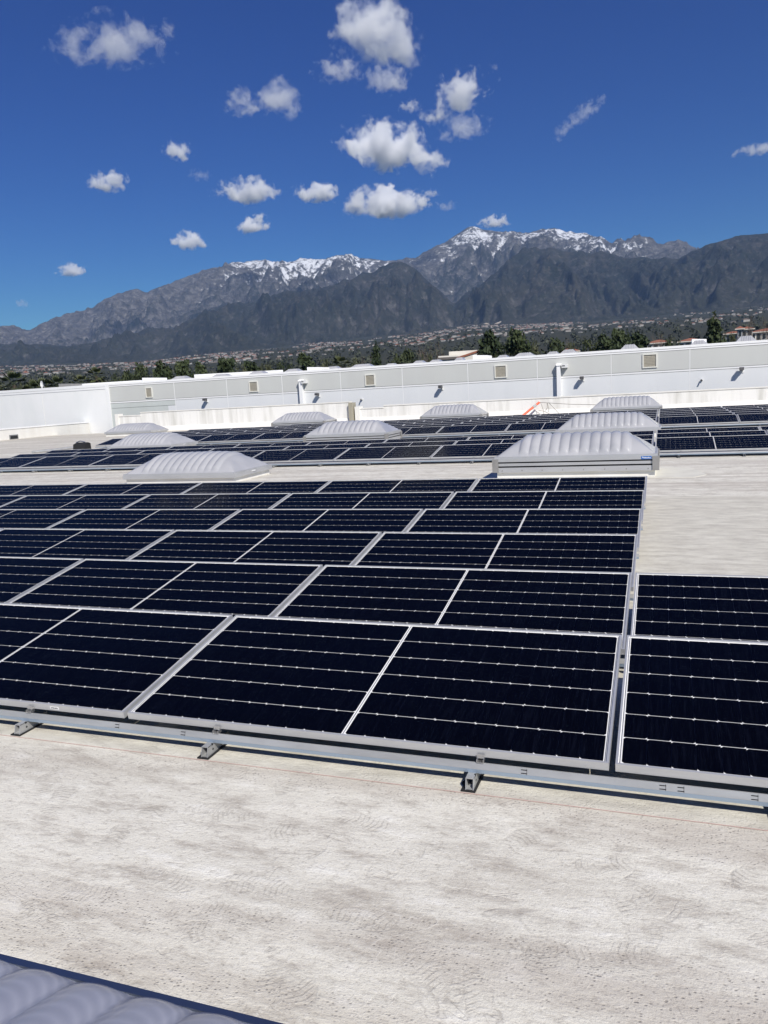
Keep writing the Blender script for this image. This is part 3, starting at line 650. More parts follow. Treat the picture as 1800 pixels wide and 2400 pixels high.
def roof_unit(x0p, x1p, ytp, Y, label, dep=1.6, name='rooftop_unit', cat='air unit', mt='trim', gap=True):
    a = at_y(x0p, ytp, Y); b = at_y(x1p, ytp, Y); w = b[0] - a[0]; zb = zroof(Y); h = max(a[2], b[2]) - zb
    t = empty(name, (a[0], Y, zb), label, cat)
    m = MB()
    m.add([(0, 0, h * 0.45), (w, 0, h * 0.45), (w, dep, h * 0.45), (0, dep, h * 0.45), (0, 0, a[2] - zb), (w, 0, b[2] - zb), (w, dep, b[2] - zb), (0, dep, a[2] - zb)],
          [(0, 3, 2, 1), (4, 5, 6, 7), (0, 1, 5, 4), (1, 2, 6, 5), (2, 3, 7, 6), (3, 0, 4, 7)])
    m.build('cabinet', MT[mt], t)
    m = MB(); m.box(w * 0.06, 0.08, -0.1, w * 0.94, dep - 0.08, h * 0.45); m.build('base', MT['scup'] if gap else MT[mt], t)
roof_unit(333, 366, 885.5, 56, 'white rooftop box left of the first rooftop skylight')
roof_unit(719.5, 754, 860.5, 58, 'white rooftop box above the left downspout')
roof_unit(1108, 1143, 832.5, 58, 'white rooftop box in front of the two tall pines')
roof_unit(1622, 1656, 794.5, 62, 'white rooftop box left of the big conifer at the right')
def roof_strip(x0p, y0p, x1p, y1p, Y, label):
    a = at_y(x0p, y0p, Y); b = at_y(x1p, y1p, Y); t = empty('rooftop_parapet', (a[0], Y, zroof(Y)), label, 'parapet')
    w = b[0] - a[0]; zb = zroof(Y); m = MB()
    m.add([(0, 0, -0.2), (w, 0, -0.2), (w, 0.3, -0.2), (0, 0.3, -0.2), (0, 0, a[2] - zb), (w, 0, b[2] - zb), (w, 0.3, b[2] - zb), (0, 0.3, a[2] - zb)],
          [(0, 3, 2, 1), (4, 5, 6, 7), (0, 1, 5, 4), (1, 2, 6, 5), (2, 3, 7, 6), (3, 0, 4, 7)]); m.build('wall', MT['trim'], t)
roof_strip(455, 878, 660, 867, 66, 'long white inner parapet on the warehouse roof behind the second skylight')
roof_strip(167, 901, 329, 891, 68, 'low white inner parapet at the left of the warehouse roof')
roof_unit(137, 167, 899.5, 64, 'grey rooftop box at the left end of the low inner parapet', mt='capgrey', gap=False)
roof_unit(22, 44, 914.5, 62, 'flat dark rooftop unit below the leftmost palm', mt='scup', gap=False)
t = empty('satellite_dish', tuple(at_y(101, 909, 58)), 'white satellite dish on the warehouse roof near the palms', 'satellite dish')
t.location.z = zroof(58); dz = at_y(101, 901, 58)[2] - zroof(58)
m = MB(); m.tube([(0.1, 0.1, -0.1), (0.1, 0.1, dz * 0.6), (0, 0, dz)], 0.03, 6); m.build('mast', MT['scup'], t)
v = []; f = []
for i in range(5):
    for k in range(14):
        rr = 0.36 * i / 4; an = 2 * pi * k / 14; v.append((rr * math.cos(an) * 0.8, -0.25 * (1 - (i / 4) ** 2) * -0.4 - 0.12 + rr * math.cos(an) * -0.3, dz + rr * math.sin(an)))
for i in range(4):
    for k in range(14): f.append((i * 14 + k, i * 14 + (k + 1) % 14, (i + 1) * 14 + (k + 1) % 14, (i + 1) * 14 + k))
dm = MB(); dm.add(v, f); dm.build('dish', MT['lampw'], t, True)
m = MB(); m.tube([(0.05, -0.1, dz - 0.3), (-0.05, -0.55, dz - 0.05)], 0.015, 5); m.build('feed_arm', MT['scup'], t)

# ------------------------------------------------------------------ loose things on the roof
a = at_y(1221, 974, 35.6); b = at_y(1264, 943, 36.3)
t = empty('orange_pole', (a[0], 35.6, 0), 'slanted orange pole leaning in front of the right parapet', 'pole')
m = MB(); m.tube([(0, 0, 0.0), (b[0] - a[0], 0.7, b[2])], 0.055, 8); po = m.build('pole', MT['orange'], t)
d = Vector((b[0] - a[0], 0.7, b[2]));
m = MB(); m.tube([d * 0.66, d * 0.82], 0.062, 8); m.build('grey_band', MT['grey'], t)
m = MB(); m.box(-0.2, -0.2, 0, 0.2, 0.25, 0.03); m.build('base_plate', MT['rubber'], t)
rp = Vector((b[0], 36.3, b[2]))
m = MB(); e_ = at_y(1412, 949, 34.6)
m.tube([rp, rp * 0.5 + Vector(e_) * 0.5 - Vector((0, 0, 0.03)), Vector(e_)], 0.012, 5)
for q0, q1 in ((0.02, (1275, 972)), (0.13, (1286, 966)), (0.16, (1310, 969)), (0.13, (1279, 962))):
    s_ = rp.lerp(Vector(e_), q0); e2 = Vector(at_y(*q1, 36.2)); mid_ = (s_ + e2) / 2 + Vector((0.06, -0.1, -0.05)); m.tube([s_, mid_, e2], 0.011, 5)
m.tube([Vector(at_y(1262, 962, 36.3)), Vector(at_y(1275, 963.5, 36.3)), Vector(at_y(1290, 971, 36.3))], 0.012, 5)
o = m.build('safety_rope', MT['rope']); tag(o, 'thin grey rope tied from the orange pole to the right', 'rope')
m = MB(); c = at_y(1213, 973.5, 34.5); m.prism_x([(-0.2, 0), (0.2, 0), (0.16, c[2]), (-0.1, c[2] + 0.03)], -0.22, 0.22); o = m.build('tool_bag', MT['rubber']); o.location = (c[0], 34.5, 0)
tag(o, 'small black bag at the foot of the orange pole', 'bag')
c = at_z(210, 1052, 0.0)
t = empty('cable_box', (-20.95, 21.6, 0), 'black box at the left end of the far array', 'box')
m = MB(); m.prism_x([(-0.2, 0.02), (0.2, 0.02), (0.18, 0.26), (0.05, 0.30), (-0.16, 0.24)], -0.32, 0.22); m.build('case', MT['rubber'], t)
m = MB(); m.tube([(-0.3, 0, 0.3), (-0.1, 0.0, 0.36), (0.12, 0, 0.31)], 0.02, 5); m.build('handle', MT['clip'], t)
p0 = at_z(205, 1045, 0.10); p1 = at_z(75, 1060, 0.04)
m = MB(); m.tube([tuple(p0), tuple((p0 + p1) / 2 + np.array([0, 0, -0.005])), tuple(p1)], 0.05, 6)
o = m.build('conduit', MT['galv']); tag(o, 'long grey conduit lying on the roof left of the far array', 'pipe')
# ------------------------------------------------------------------ land: plain, alluvial fan, mountain range
GZ = -9.0
_perm = rng.permutation(512); _perm = np.concatenate([_perm, _perm])
_g = rng.normal(size=(512, 2)); _g /= np.linalg.norm(_g, axis=1)[:, None]
def pnoise(x, y):
    xi = np.floor(x).astype(int); yi = np.floor(y).astype(int); xf = x - xi; yf = y - yi
    def gr(ix, iy, dx, dy):
        h = _perm[(_perm[ix & 511] + iy) & 511]; g = _g[h]; return g[..., 0] * dx + g[..., 1] * dy
    u = xf ** 3 * (xf * (xf * 6 - 15) + 10); v = yf ** 3 * (yf * (yf * 6 - 15) + 10)
    a = gr(xi, yi, xf, yf); b = gr(xi + 1, yi, xf - 1, yf); c = gr(xi, yi + 1, xf, yf - 1); d = gr(xi + 1, yi + 1, xf - 1, yf - 1)
    return 1.5 * ((a * (1 - u) + b * u) * (1 - v) + (c * (1 - u) + d * u) * v)
def fbm(x, y, o=4, g=0.5):
    s = 0; a = 1.0
    for i in range(o): s = s + a * pnoise(x * 2 ** i + 17.3 * i, y * 2 ** i - 9.1 * i); a *= g
    return s
def ridged(x, y, o=5, g=0.52):
    s = 0; a = 1.0; w = 1.0
    for i in range(o):
        n = 1 - np.abs(pnoise(x * 2 ** i + 31.7 * i, y * 2 ** i + 11.9 * i)); n = n * n
        s = s + a * n * w; w = np.clip(n * 1.4, 0, 1); a *= g
    return s
def px_dir(x, y):
    d = ray(x, y); return math.atan2(d[0], d[1]), math.atan2(d[2], math.hypot(d[0], d[1]))
SKYLINE = [(-300, 800), (-120, 786), (0, 778), (33, 775), (73, 779), (103, 760), (163, 736), (217, 721), (260, 695), (304, 679), (323, 676), (344, 686), (380, 674), (412, 663), (450, 644), (488, 630), (521, 622),
           (564, 615), (602, 613), (624, 616), (640, 619), (678, 615), (705, 606), (721, 608), (749, 607), (787, 599), (830, 602), (857, 606), (900, 612), (933, 608), (954, 606), (973, 606), (987, 597), (1025, 578),
           (1052, 561), (1079, 542), (1101, 533), (1122, 532), (1144, 539), (1166, 544), (1204, 542), (1225, 548), (1253, 544), (1280, 539), (1299, 533), (1323, 540), (1350, 546), (1377, 546), (1404, 555), (1434, 567),
           (1464, 565), (1497, 563), (1518, 571), (1551, 577), (1589, 565), (1605, 571), (1638, 590), (1680, 610), (1750, 640), (1850, 640), (2200, 600)]
FRONT = [(-300, 850), (-100, 822), (0, 806), (81, 804), (179, 815), (233, 801), (304, 785), (347, 771), (412, 766), (461, 744), (521, 720), (597, 706), (678, 688), (760, 676), (814, 657), (868, 640), (900, 623), (920, 612),
         (934, 607), (960, 618), (987, 641), (1010, 665), (1046, 694), (1063, 708), (1085, 690), (1120, 668), (1170, 632), (1204, 601), (1225, 588), (1247, 583), (1280, 584), (1312, 587), (1350, 584), (1388, 589), (1421, 598),
         (1470, 603), (1524, 606), (1590, 606), (1638, 586), (1660, 576), (1687, 565), (1725, 556), (1768, 548), (1800, 544), (1850, 540), (2000, 560), (2200, 600)]
TOE = [(-300, 880), (0, 858), (300, 846), (600, 818), (900, 788), (1100, 762), (1400, 752), (1800, 716), (2200, 690)]
def prof(pts):
    a = np.array([px_dir(x, y) for x, y in pts]); return lambda ph: np.interp(ph, a[:, 0], a[:, 1])
pB, pF, pT = prof(SKYLINE), prof(FRONT), prof(TOE)
R_TOE, R_F, R_V, R_B, R_E = 6200.0, 8700.0, 9900.0, 12600.0, 15000.0
def land_height(ph, r):
    """height above the roof for azimuth ph (rad from +Y) and distance r from the camera"""
    hT = R_TOE * np.tan(pT(ph)); hF = R_F * np.tan(pF(ph)); hB = R_B * np.tan(pB(ph))
    hV = np.minimum(hF * 0.97, R_V * np.tan(np.minimum(pF(ph), pB(ph)) - 0.006))
    u = ph * 9000.0
    # the fan
    k = np.clip((r - 330) / (R_TOE - 330), 0, 1)
    fan = GZ + (hT - GZ) * k ** 1.06
    # mountain front: rises from the toe to the front crest, dips, then rises to the back crest
    t1 = np.clip((r - R_TOE) / (R_F - R_TOE), 0, 1); s1 = 0.42 * t1 + 0.58 * t1 ** 1.7
    t2 = np.clip((r - R_F) / (R_V - R_F), 0, 1); s2 = t2 * t2 * (3 - 2 * t2)
    t3 = np.clip((r - R_V) / (R_B - R_V), 0, 1); s3 = 0.35 * t3 + 0.65 * t3 ** 1.5
    t4 = np.clip((r - R_B) / (R_E - R_B), 0, 1)
    h = fan + (hF - hT) * s1 + (hV - hF) * s2 + (hB - hV) * s3 - (hB * 0.55) * t4 ** 1.2
    wx = fbm(u / 1900, r / 2300, 3) * 0.45; wy = fbm(u / 2100 + 40, r / 2100 + 7, 3) * 0.45
    rg = ridged(u / 1250 + wx, r / 2700 + wy, 6) - 0.95
    rg2 = ridged(u / 330 + wx * 2, r / 620 + wy * 2, 4) - 0.9
    # noise is strongest on the flanks and dies out at the two crests so the skyline stays put
    f1 = np.sin(np.clip(t1, 0, 1) * pi) ** 0.8 * (t1 < 1)
    f3 = np.sin(np.clip(t3, 0, 1) * pi) ** 0.7 * (t3 > 0) * (t3 < 1)
    fl = np.maximum(np.maximum(f1 * 1.0, f3 * 1.15), 0.10 * (t1 > 0.5))
    rel = np.clip((hF - hT) / 650.0, 0.06, 1.0) * (t1 < 1) + (t1 >= 1) * np.clip((hB - hV) / 700.0, 0.15, 1.0)
    h = h + rg * 235 * fl * rel + rg2 * 105 * rel * np.maximum(fl, 0.22 * (t1 > 0.25))
    rg3 = ridged(u / 120 + wx * 4, r / 210 + wy * 4, 3) - 0.9
    h = h + rg3 * 34 * rel * np.maximum(fl, 0.3 * (t1 > 0.3)) * (t1 > 0.03)
    jag = fbm(u / 110, r / 260, 3) * 11 * np.clip((r - 7500) / 3000, 0, 1)
    h = h + jag + fbm(u / 700, r / 700, 3) * 9 * np.clip((r - 900) / 2000, 0, 1) * (r < R_TOE + 600)
    return h
NPH, NR = 1040, 270
PH = np.linspace(math.radians(-64), math.radians(20), NPH)
RR = np.concatenate([np.linspace(330, 1500, 22)[:-1], np.linspace(1500, R_TOE, 40)[:-1], np.linspace(R_TOE, R_F, 84)[:-1], np.linspace(R_F, R_V, 30)[:-1], np.linspace(R_V, R_B, 84)[:-1], np.linspace(R_B, R_E, 17)])
NR = len(RR)
PP, RRg = np.meshgrid(PH, RR, indexing='ij')
HH = land_height(PP, RRg)
# blend the two side edges of the sector down to the plain
edge = np.clip(np.minimum(PP - PH[0], PH[-1] - PP) / math.radians(9), 0, 1); edge = edge * edge * (3 - 2 * edge)
HH = GZ + (HH + CAM[2] - GZ) * edge
VX = CAM[0] + RRg * np.sin(PP); VY = CAM[1] + RRg * np.cos(PP)
def grid_obj(name, ii, material, kind='structure'):
    vx, vy, vz = VX[:, ii], VY[:, ii], HH[:, ii]
    n, m_ = vx.shape; v = np.stack([vx, vy, vz], -1).reshape(-1, 3)
    idx = np.arange(n * m_).reshape(n, m_)
    f = np.stack([idx[:-1, :-1], idx[1:, :-1], idx[1:, 1:], idx[:-1, 1:]], -1).reshape(-1, 4)
    me = bpy.data.meshes.new(name); me.vertices.add(len(v)); me.vertices.foreach_set('co', v.ravel())
    me.loops.add(f.size); me.loops.foreach_set('vertex_index', f.ravel()); me.polygons.add(len(f))
    me.polygons.foreach_set('loop_start', np.arange(0, f.size, 4)); me.polygons.foreach_set('loop_total', np.full(len(f), 4))
    me.polygons.foreach_set('use_smooth', np.ones(len(f), bool)); me.materials.append(material); me.update(); me.validate()
    return tag(link(name, me), kind=kind), me

def mountain_mat():
    m = mat('mountain', (0.1, 0.1, 0.1), 0.95, 0, 0.1); t = NT(m); p = t.pos()
    sep = t.n('ShaderNodeSeparateXYZ'); t.l(p, sep.inputs[0]); z = sep.outputs['Z']
    geo = t.n('ShaderNodeNewGeometry'); sn = t.n('ShaderNodeSeparateXYZ'); t.l(geo.outputs['Normal'], sn.inputs[0])
    att = t.n('ShaderNodeAttribute', attribute_name='back'); back = att.outputs['Fac']
    att2 = t.n('ShaderNodeAttribute', attribute_name='gully'); gul = att2.outputs['Fac']
    n1 = t.noise(t.mapv(p, (1 / 420, 1 / 420, 1 / 420)), 1.0, 6, 0.62, 0.5)
    n2 = t.noise(t.mapv(p, (1 / 90, 1 / 90, 1 / 60)), 1.0, 8, 0.72, 0.4)
    n3 = t.noise(t.mapv(p, (1 / 38, 1 / 38, 1 / 130)), 1.0, 4, 0.65, 0.6)
    brush = t.ramp(n1, [(0.34, (0.020, 0.023, 0.019)), (0.52, (0.036, 0.037, 0.030)), (0.70, (0.070, 0.062, 0.050))])
    brush = t.mix(t.ramp(n2, [(0.45, 0.0), (0.62, 0.7)]), brush, (0.022, 0.029, 0.020))
    brush = t.mix(t.ramp(n3, [(0.53, 0.0), (0.64, 0.7)]), brush, (0.095, 0.086, 0.070))
    # low slopes are grassier
    brush = t.mix(t.ramp(t.math('DIVIDE', z, 1500.0), [(0.25, 0.55), (0.62, 0.0)]), brush, t.ramp(n2, [(0.35, (0.032, 0.038, 0.024)), (0.7, (0.070, 0.068, 0.047))]))
    rock = t.ramp(n2, [(0.30, (0.045, 0.043, 0.042)), (0.50, (0.105, 0.099, 0.094)), (0.70, (0.28, 0.265, 0.25))])
    rmask = t.math('ADD', t.math('ADD', t.math('MULTIPLY', back, t.math('ADD', 0.15, t.math('MULTIPLY', t.n('ShaderNodeAttribute', attribute_name='high').outputs['Fac'], 0.34))), t.math('MULTIPLY', n3, 0.55)), t.math('MULTIPLY', gul, 0.30))
    rmask = t.ramp(rmask, [(0.50, 0.0), (0.72, 1.0)])
    fr = t.ramp(t.math('ADD', t.math('MULTIPLY', n3, 0.6), t.math('MULTIPLY', gul, 0.45)), [(0.53, 0.0), (0.66, 0.65)])
    c = t.mix(t.math('MAXIMUM', rmask, t.math('MULTIPLY', fr, t.ramp(n1, [(0.44, 0.0), (0.60, 1.0)]))), brush, rock)
    # snow lies near the crest of the back range, in the gullies and on the gentler ground
    sline = t.math('ADD', z, t.math('MULTIPLY', t.math('SUBTRACT', n2, 0.5), 1500.0))
    sline = t.math('ADD', sline, t.math('MULTIPLY', t.math('SUBTRACT', n3, 0.5), 900.0))
    att3 = t.n('ShaderNodeAttribute', attribute_name='snow'); sline = t.math('ADD', t.math('MULTIPLY', att3.outputs['Fac'], 1000.0), t.math('MULTIPLY', t.math('SUBTRACT', sline, z), 1.15))
    smask = t.ramp(t.math('DIVIDE', sline, 1000.0), [(0.44, 0.0), (0.66, 0.92)])
    c = t.mix(t.math('MULTIPLY', smask, back), c, (0.82, 0.84, 0.87))
    t.l(c, t.b.inputs['Base Color'])
    t.l(t.bump(t.math('ADD', t.math('MULTIPLY', n2, 1.0), t.math('MULTIPLY', n3, 0.6)), 1.0, 55.0), t.b.inputs['Normal'])
    return m
def plain_mat(name='plain_ground'):
    m = mat(name, (0.06, 0.065, 0.04), 0.95, 0, 0.1); t = NT(m); p = t.pos()
    n1 = t.noise(t.mapv(p, (1 / 300, 1 / 300, 1)), 1.0, 5, 0.6, 0.3); n2 = t.noise(t.mapv(p, (1 / 30, 1 / 30, 1)), 1.0, 4, 0.6)
    c = t.ramp(n2, [(0.36, (0.026, 0.032, 0.024)), (0.58, (0.045, 0.048, 0.037)), (0.75, (0.085, 0.080, 0.062))])
    c = t.mix(t.ramp(n1, [(0.42, 0.0), (0.66, 0.6)]), c, (0.055, 0.055, 0.042))
    t.l(c, t.b.inputs['Base Color']); return m
MT['mountain'] = mountain_mat(); MT['plain'] = plain_mat()
iT = int(np.searchsorted(RR, R_TOE))
fan_o, fan_me = grid_obj('alluvial_fan', slice(0, iT + 1), MT['plain'])
mtn_o, mtn_me = grid_obj('mountains', slice(iT, NR), MT['mountain'])
# per-vertex facts for the mountain material: belongs to the back range, height below that bearing's crest, gully depth
sl = slice(iT, NR); ph_, r_, h_ = PP[:, sl], RRg[:, sl], HH[:, sl]
is_back = np.clip((r_ - R_F - 200) / 500, 0, 1)
crest = R_B * np.tan(pB(ph_)) + CAM[2]
smooth = h_.copy()
for _ in range(10): smooth[1:-1, 1:-1] = (smooth[:-2, 1:-1] + smooth[2:, 1:-1] + smooth[1:-1, :-2] + smooth[1:-1, 2:]) / 4
gully = np.clip(0.5 + (smooth - h_) / 60.0, 0, 1)
xsnow = np.interp(ph_, [px_dir(x, 600)[0] for x in (380, 470, 560, 640, 800, 940, 1000, 1060, 1120, 1180, 1250, 1300, 1400, 1500, 1545, 1600)],
                  [0.0, 0.45, 0.80, 0.90, 0.85, 0.55, 0.50, 0.75, 0.88, 0.70, 0.70, 0.86, 0.92, 0.72, 0.30, 0.0])
depth = np.clip((crest - h_) / 760.0, 0, 1)
aspect = np.zeros_like(h_); aspect[1:-1] = (h_[2:] - h_[:-2]) / (np.hypot(VX[2:, sl] - VX[:-2, sl], VY[2:, sl] - VY[:-2, sl]) + 1e-6)   # >0 rises to the right
snow = xsnow * (1.04 - 0.95 * depth) - 0.12 + 0.55 * (gully - 0.5) + 0.10 * np.clip(-aspect, -0.5, 1)
for nm, arr in (('back', is_back), ('high', 1 - np.clip((crest - h_) / 900.0, 0, 1)), ('gully', gully), ('snow', np.clip(snow, 0, 1.2) * xsnow ** 0.3)):
    a_ = mtn_me.attributes.new(nm, 'FLOAT', 'POINT'); a_.data.foreach_set('value', arr.astype(np.float32).ravel())
# the rest of the ground out to the horizon
g = MB(); n = 96; v = [(0, 30, GZ - 0.05)]
for rr in (60, 330, 2000, 9000, 16800):
    for k in range(n): v.append((rr * math.sin(2 * pi * k / n), rr * math.cos(2 * pi * k / n), GZ - 0.05 - (1.5 if rr > 330 else 0)))
f = [(0, 1 + (k + 1) % n, 1 + k) for k in range(n)]
for i in range(4):
    for k in range(n): f.append((1 + i * n + k, 1 + i * n + (k + 1) % n, 1 + (i + 1) * n + (k + 1) % n, 1 + (i + 1) * n + k))
g.add(v, f); tag(g.build('ground', MT['plain']), kind='structure')

def ground_z(X, Y):
    r = math.hypot(X - CAM[0], Y - CAM[1]); ph = math.atan2(X - CAM[0], Y - CAM[1])
    if r <= 330: return GZ
    e = min(max(min(ph - PH[0], PH[-1] - ph) / math.radians(9), 0), 1); e = e * e * (3 - 2 * e)
    return GZ + (float(land_height(np.array([ph]), np.array([r]))[0]) + CAM[2] - GZ) * e

# ------------------------------------------------------------------ the town on the fan
def house_mat(name, c):
    m = mat(name, c, 0.8); t = NT(m); oi = t.n('ShaderNodeObjectInfo')
    return m
MT['hw'] = mat('house_wall_white', (0.36, 0.345, 0.32), 0.85); MT['hc'] = mat('house_wall_cream', (0.28, 0.25, 0.215), 0.85); MT['hg'] = mat('house_wall_grey', (0.24, 0.235, 0.23), 0.85)
MT['rt'] = weathered('roof_terracotta', (0.30, 0.115, 0.065), (0.24, 0.095, 0.06), 0.6, 0.85); MT['rg'] = mat('roof_grey', (0.16, 0.15, 0.145), 0.85); MT['rb'] = mat('roof_brown', (0.17, 0.12, 0.095), 0.85)
def house_mb(w, d, h, rh, ov=0.5):
    b = MB(); b.box(-w / 2, -d / 2, -1.5, w / 2, d / 2, h)
    r = MB(); i = min(w, d) * 0.5
    v = [(-w / 2 - ov, -d / 2 - ov, h), (w / 2 + ov, -d / 2 - ov, h), (w / 2 + ov, d / 2 + ov, h), (-w / 2 - ov, d / 2 + ov, h), (-w / 2 + i, 0, h + rh), (w / 2 - i, 0, h + rh)]
    r.add(v, [(0, 1, 5, 4), (1, 2, 5), (2, 3, 4, 5), (3, 0, 4), (3, 2, 1, 0)])
    return b, r
variants = []
for (w, d, h, rh, wm, rm) in ((16, 11, 5.5, 2.6, 'hw', 'rt'), (13, 10, 3.4, 2.4, 'hc', 'rg'), (18, 12, 5.8, 2.8, 'hw', 'rb'), (14, 10, 4.5, 2.2, 'hg', 'rt'), (24, 14, 7.0, 1.2, 'hw', 'rg'), (12, 9, 3.2, 2.0, 'hw', 'rg')):
    b, r = house_mb(w * 0.8, d * 0.8, h * 0.75, rh * 0.75); variants.append((b, r, wm, rm, b.mesh('walls', MT[wm]), r.mesh('roof', MT[rm])))
def town_xy():
    ph = math.radians(random.uniform(-49, 10)); r = 1900 + (R_TOE - 1800) * random.random() ** 0.7
    return ph, r
spots = []
tries = 0
while len(spots) < 2000 and tries < 60000:
    tries += 1; ph, r = town_xy()
    u, v_ = ph * 9000 / 900, r / 700
    dn = float(fbm(np.array([u]), np.array([v_]), 3)[0])
    top = R_TOE * 0.93 - 600 * abs(math.sin(ph * 7))
    if r > top or dn < 0.10 - 0.22 * random.random() + (0.25 if ph > math.radians(-6) else 0): continue
    spots.append((ph, r))
SP = np.array(spots); hz = land_height(SP[:, 0], SP[:, 1]) + CAM[2]
order = np.argsort(SP[:, 1])
stuff_w = {k: MB() for k in ('hw', 'hc', 'hg', 'rt', 'rg', 'rb')}
for rank, i in enumerate(order):
    ph, r = SP[i]; X = CAM[0] + r * math.sin(ph); Y = CAM[1] + r * math.cos(ph); Z = hz[i]
    q = random.choices(range(6), (3, 3, 3, 2, 1, 4))[0]; b, rf_, wm, rm, bme, rme = variants[q]; rz = random.uniform(-0.5, 0.5) + (pi / 2 if random.random() < 0.4 else 0)
    if rank < 290:
        t = empty('distant_house', (X, Y, Z), 'tiny distant house among trees on the plain below the mountains', 'house', 'houses of the town below the mountains', rz)
        link('walls', bme, t); link('roof', rme, t)
    else:
        c_, s_ = math.cos(rz), math.sin(rz)
        for src, key in ((b, wm), (rf_, rm)):
            stuff_w[key].add([(X + c_ * x - s_ * y, Y + s_ * x + c_ * y, Z + z) for x, y, z in src.v], src.f)
town = MB(); keys = list(stuff_w)
for k, key in enumerate(keys): town.add(stuff_w[key].v, stuff_w[key].f, k)
o = town.build('distant_town', [MT[k] for k in keys]); tag(o, 'the rest of the pale town spread along the foot of the mountains', 'town', kind='stuff')
# pale graded tracks and pads on the toe of the slope
MT['dirt'] = mat('pale_dirt', (0.36, 0.32, 0.255), 0.95)
def ribbon_path(pix, r0, r1, wid, name, label):
    m = MB(); P_ = []
    for k, (x, y) in enumerate(pix):
        rr = r0 + (r1 - r0) * k / max(len(pix) - 1, 1); ph, _e = px_dir(x, y); P_.append((ph, rr))
    pts = []
    for (a, b) in zip(P_[:-1], P_[1:]):
        for s in range(8): pts.append((a[0] + (b[0] - a[0]) * s / 8, a[1] + (b[1] - a[1]) * s / 8))
    pts.append(P_[-1]); v = []
    for ph, rr in pts:
        for dr in (-wid, wid):
            z = float(land_height(np.array([ph]), np.array([rr + dr]))[0]) + CAM[2] + 3.0
            v.append((CAM[0] + (rr + dr) * math.sin(ph), CAM[1] + (rr + dr) * math.cos(ph), z))
    m.add(v, [(2 * i, 2 * i + 2, 2 * i + 3, 2 * i + 1) for i in range(len(pts) - 1)])
    tag(m.build(name, MT['dirt']), kind='structure')
ribbon_path([(1010, 793), (1062, 770), (1110, 762), (1160, 757)], 5600, 6350, 14, 'dirt_track', '')
ribbon_path([(1250, 770), (1330, 766), (1375, 768), (1352, 785)], 5200, 4700, 16, 'dirt_track', '')
ribbon_path([(1105, 765), (1128, 758), (1175, 757)], 6250, 6300, 40, 'graded_pad', '')
ribbon_path([(700, 815), (760, 806), (840, 800), (880, 797)], 6300, 6420, 12, 'dirt_track', '')
ribbon_path([(1725, 726), (1770, 718), (1800, 715), (1850, 712)], 6000, 6250, 16, 'dirt_track', '')

# ------------------------------------------------------------------ trees
def leaf_mat(name, a, b, rough=0.7):
    m = mat(name, a, rough, 0, 0.25); t = NT(m)
    oi = t.n('ShaderNodeObjectInfo'); f = t.noise(t.pos(), 0.55, 3, 0.6)
    f2 = t.math('ADD', t.math('MULTIPLY', f, 0.8), t.math('MULTIPLY', oi.outputs['Random'], 0.25))
    t.l(t.ramp(f2, [(0.32, a), (0.75, b)]), t.b.inputs['Base Color'])
    return m
MT['pine'] = leaf_mat('pine_needles', (0.022, 0.036, 0.016), (0.060, 0.078, 0.030))
MT['broad'] = leaf_mat('broad_leaves', (0.030, 0.043, 0.018), (0.078, 0.092, 0.036))
MT['olive'] = leaf_mat('olive_leaves', (0.050, 0.060, 0.032), (0.11, 0.115, 0.060))
MT['frond'] = leaf_mat('palm_fronds', (0.035, 0.050, 0.020), (0.095, 0.105, 0.042), 0.5)
MT['bark'] = weathered('bark', (0.085, 0.065, 0.048), (0.055, 0.043, 0.033), 3, 0.9)
MT['palebark'] = weathered('pale_bark', (0.30, 0.26, 0.215), (0.20, 0.17, 0.14), 3, 0.9)
MT['twig'] = mat('winter_twigs', (0.155, 0.115, 0.085), 0.9)
def leaf_cloud(mb, centre, rad, n, size, rs, squash=0.8):
    """n small crossed leaf tufts in a lump round centre"""
    for _ in range(n):
        d = rs.normal(size=3); d /= np.linalg.norm(d) + 1e-9; rr = rad * rs.random() ** 0.4
        c = centre + d * rr * np.array([1, 1, squash])
        nrm = d * 0.7 + rs.normal(size=3) * 0.6 + np.array([0, 0, 0.35]); nrm /= np.linalg.norm(nrm) + 1e-9
        a = np.cross(nrm, rs.normal(size=3)); a /= np.linalg.norm(a) + 1e-9; b = np.cross(nrm, a)
        s = size * (0.6 + 0.8 * rs.random())
        mb.add([c - a * s, c + b * s * 0.55, c + a * s, c - b * s * 0.55], [(0, 1, 2, 3)])
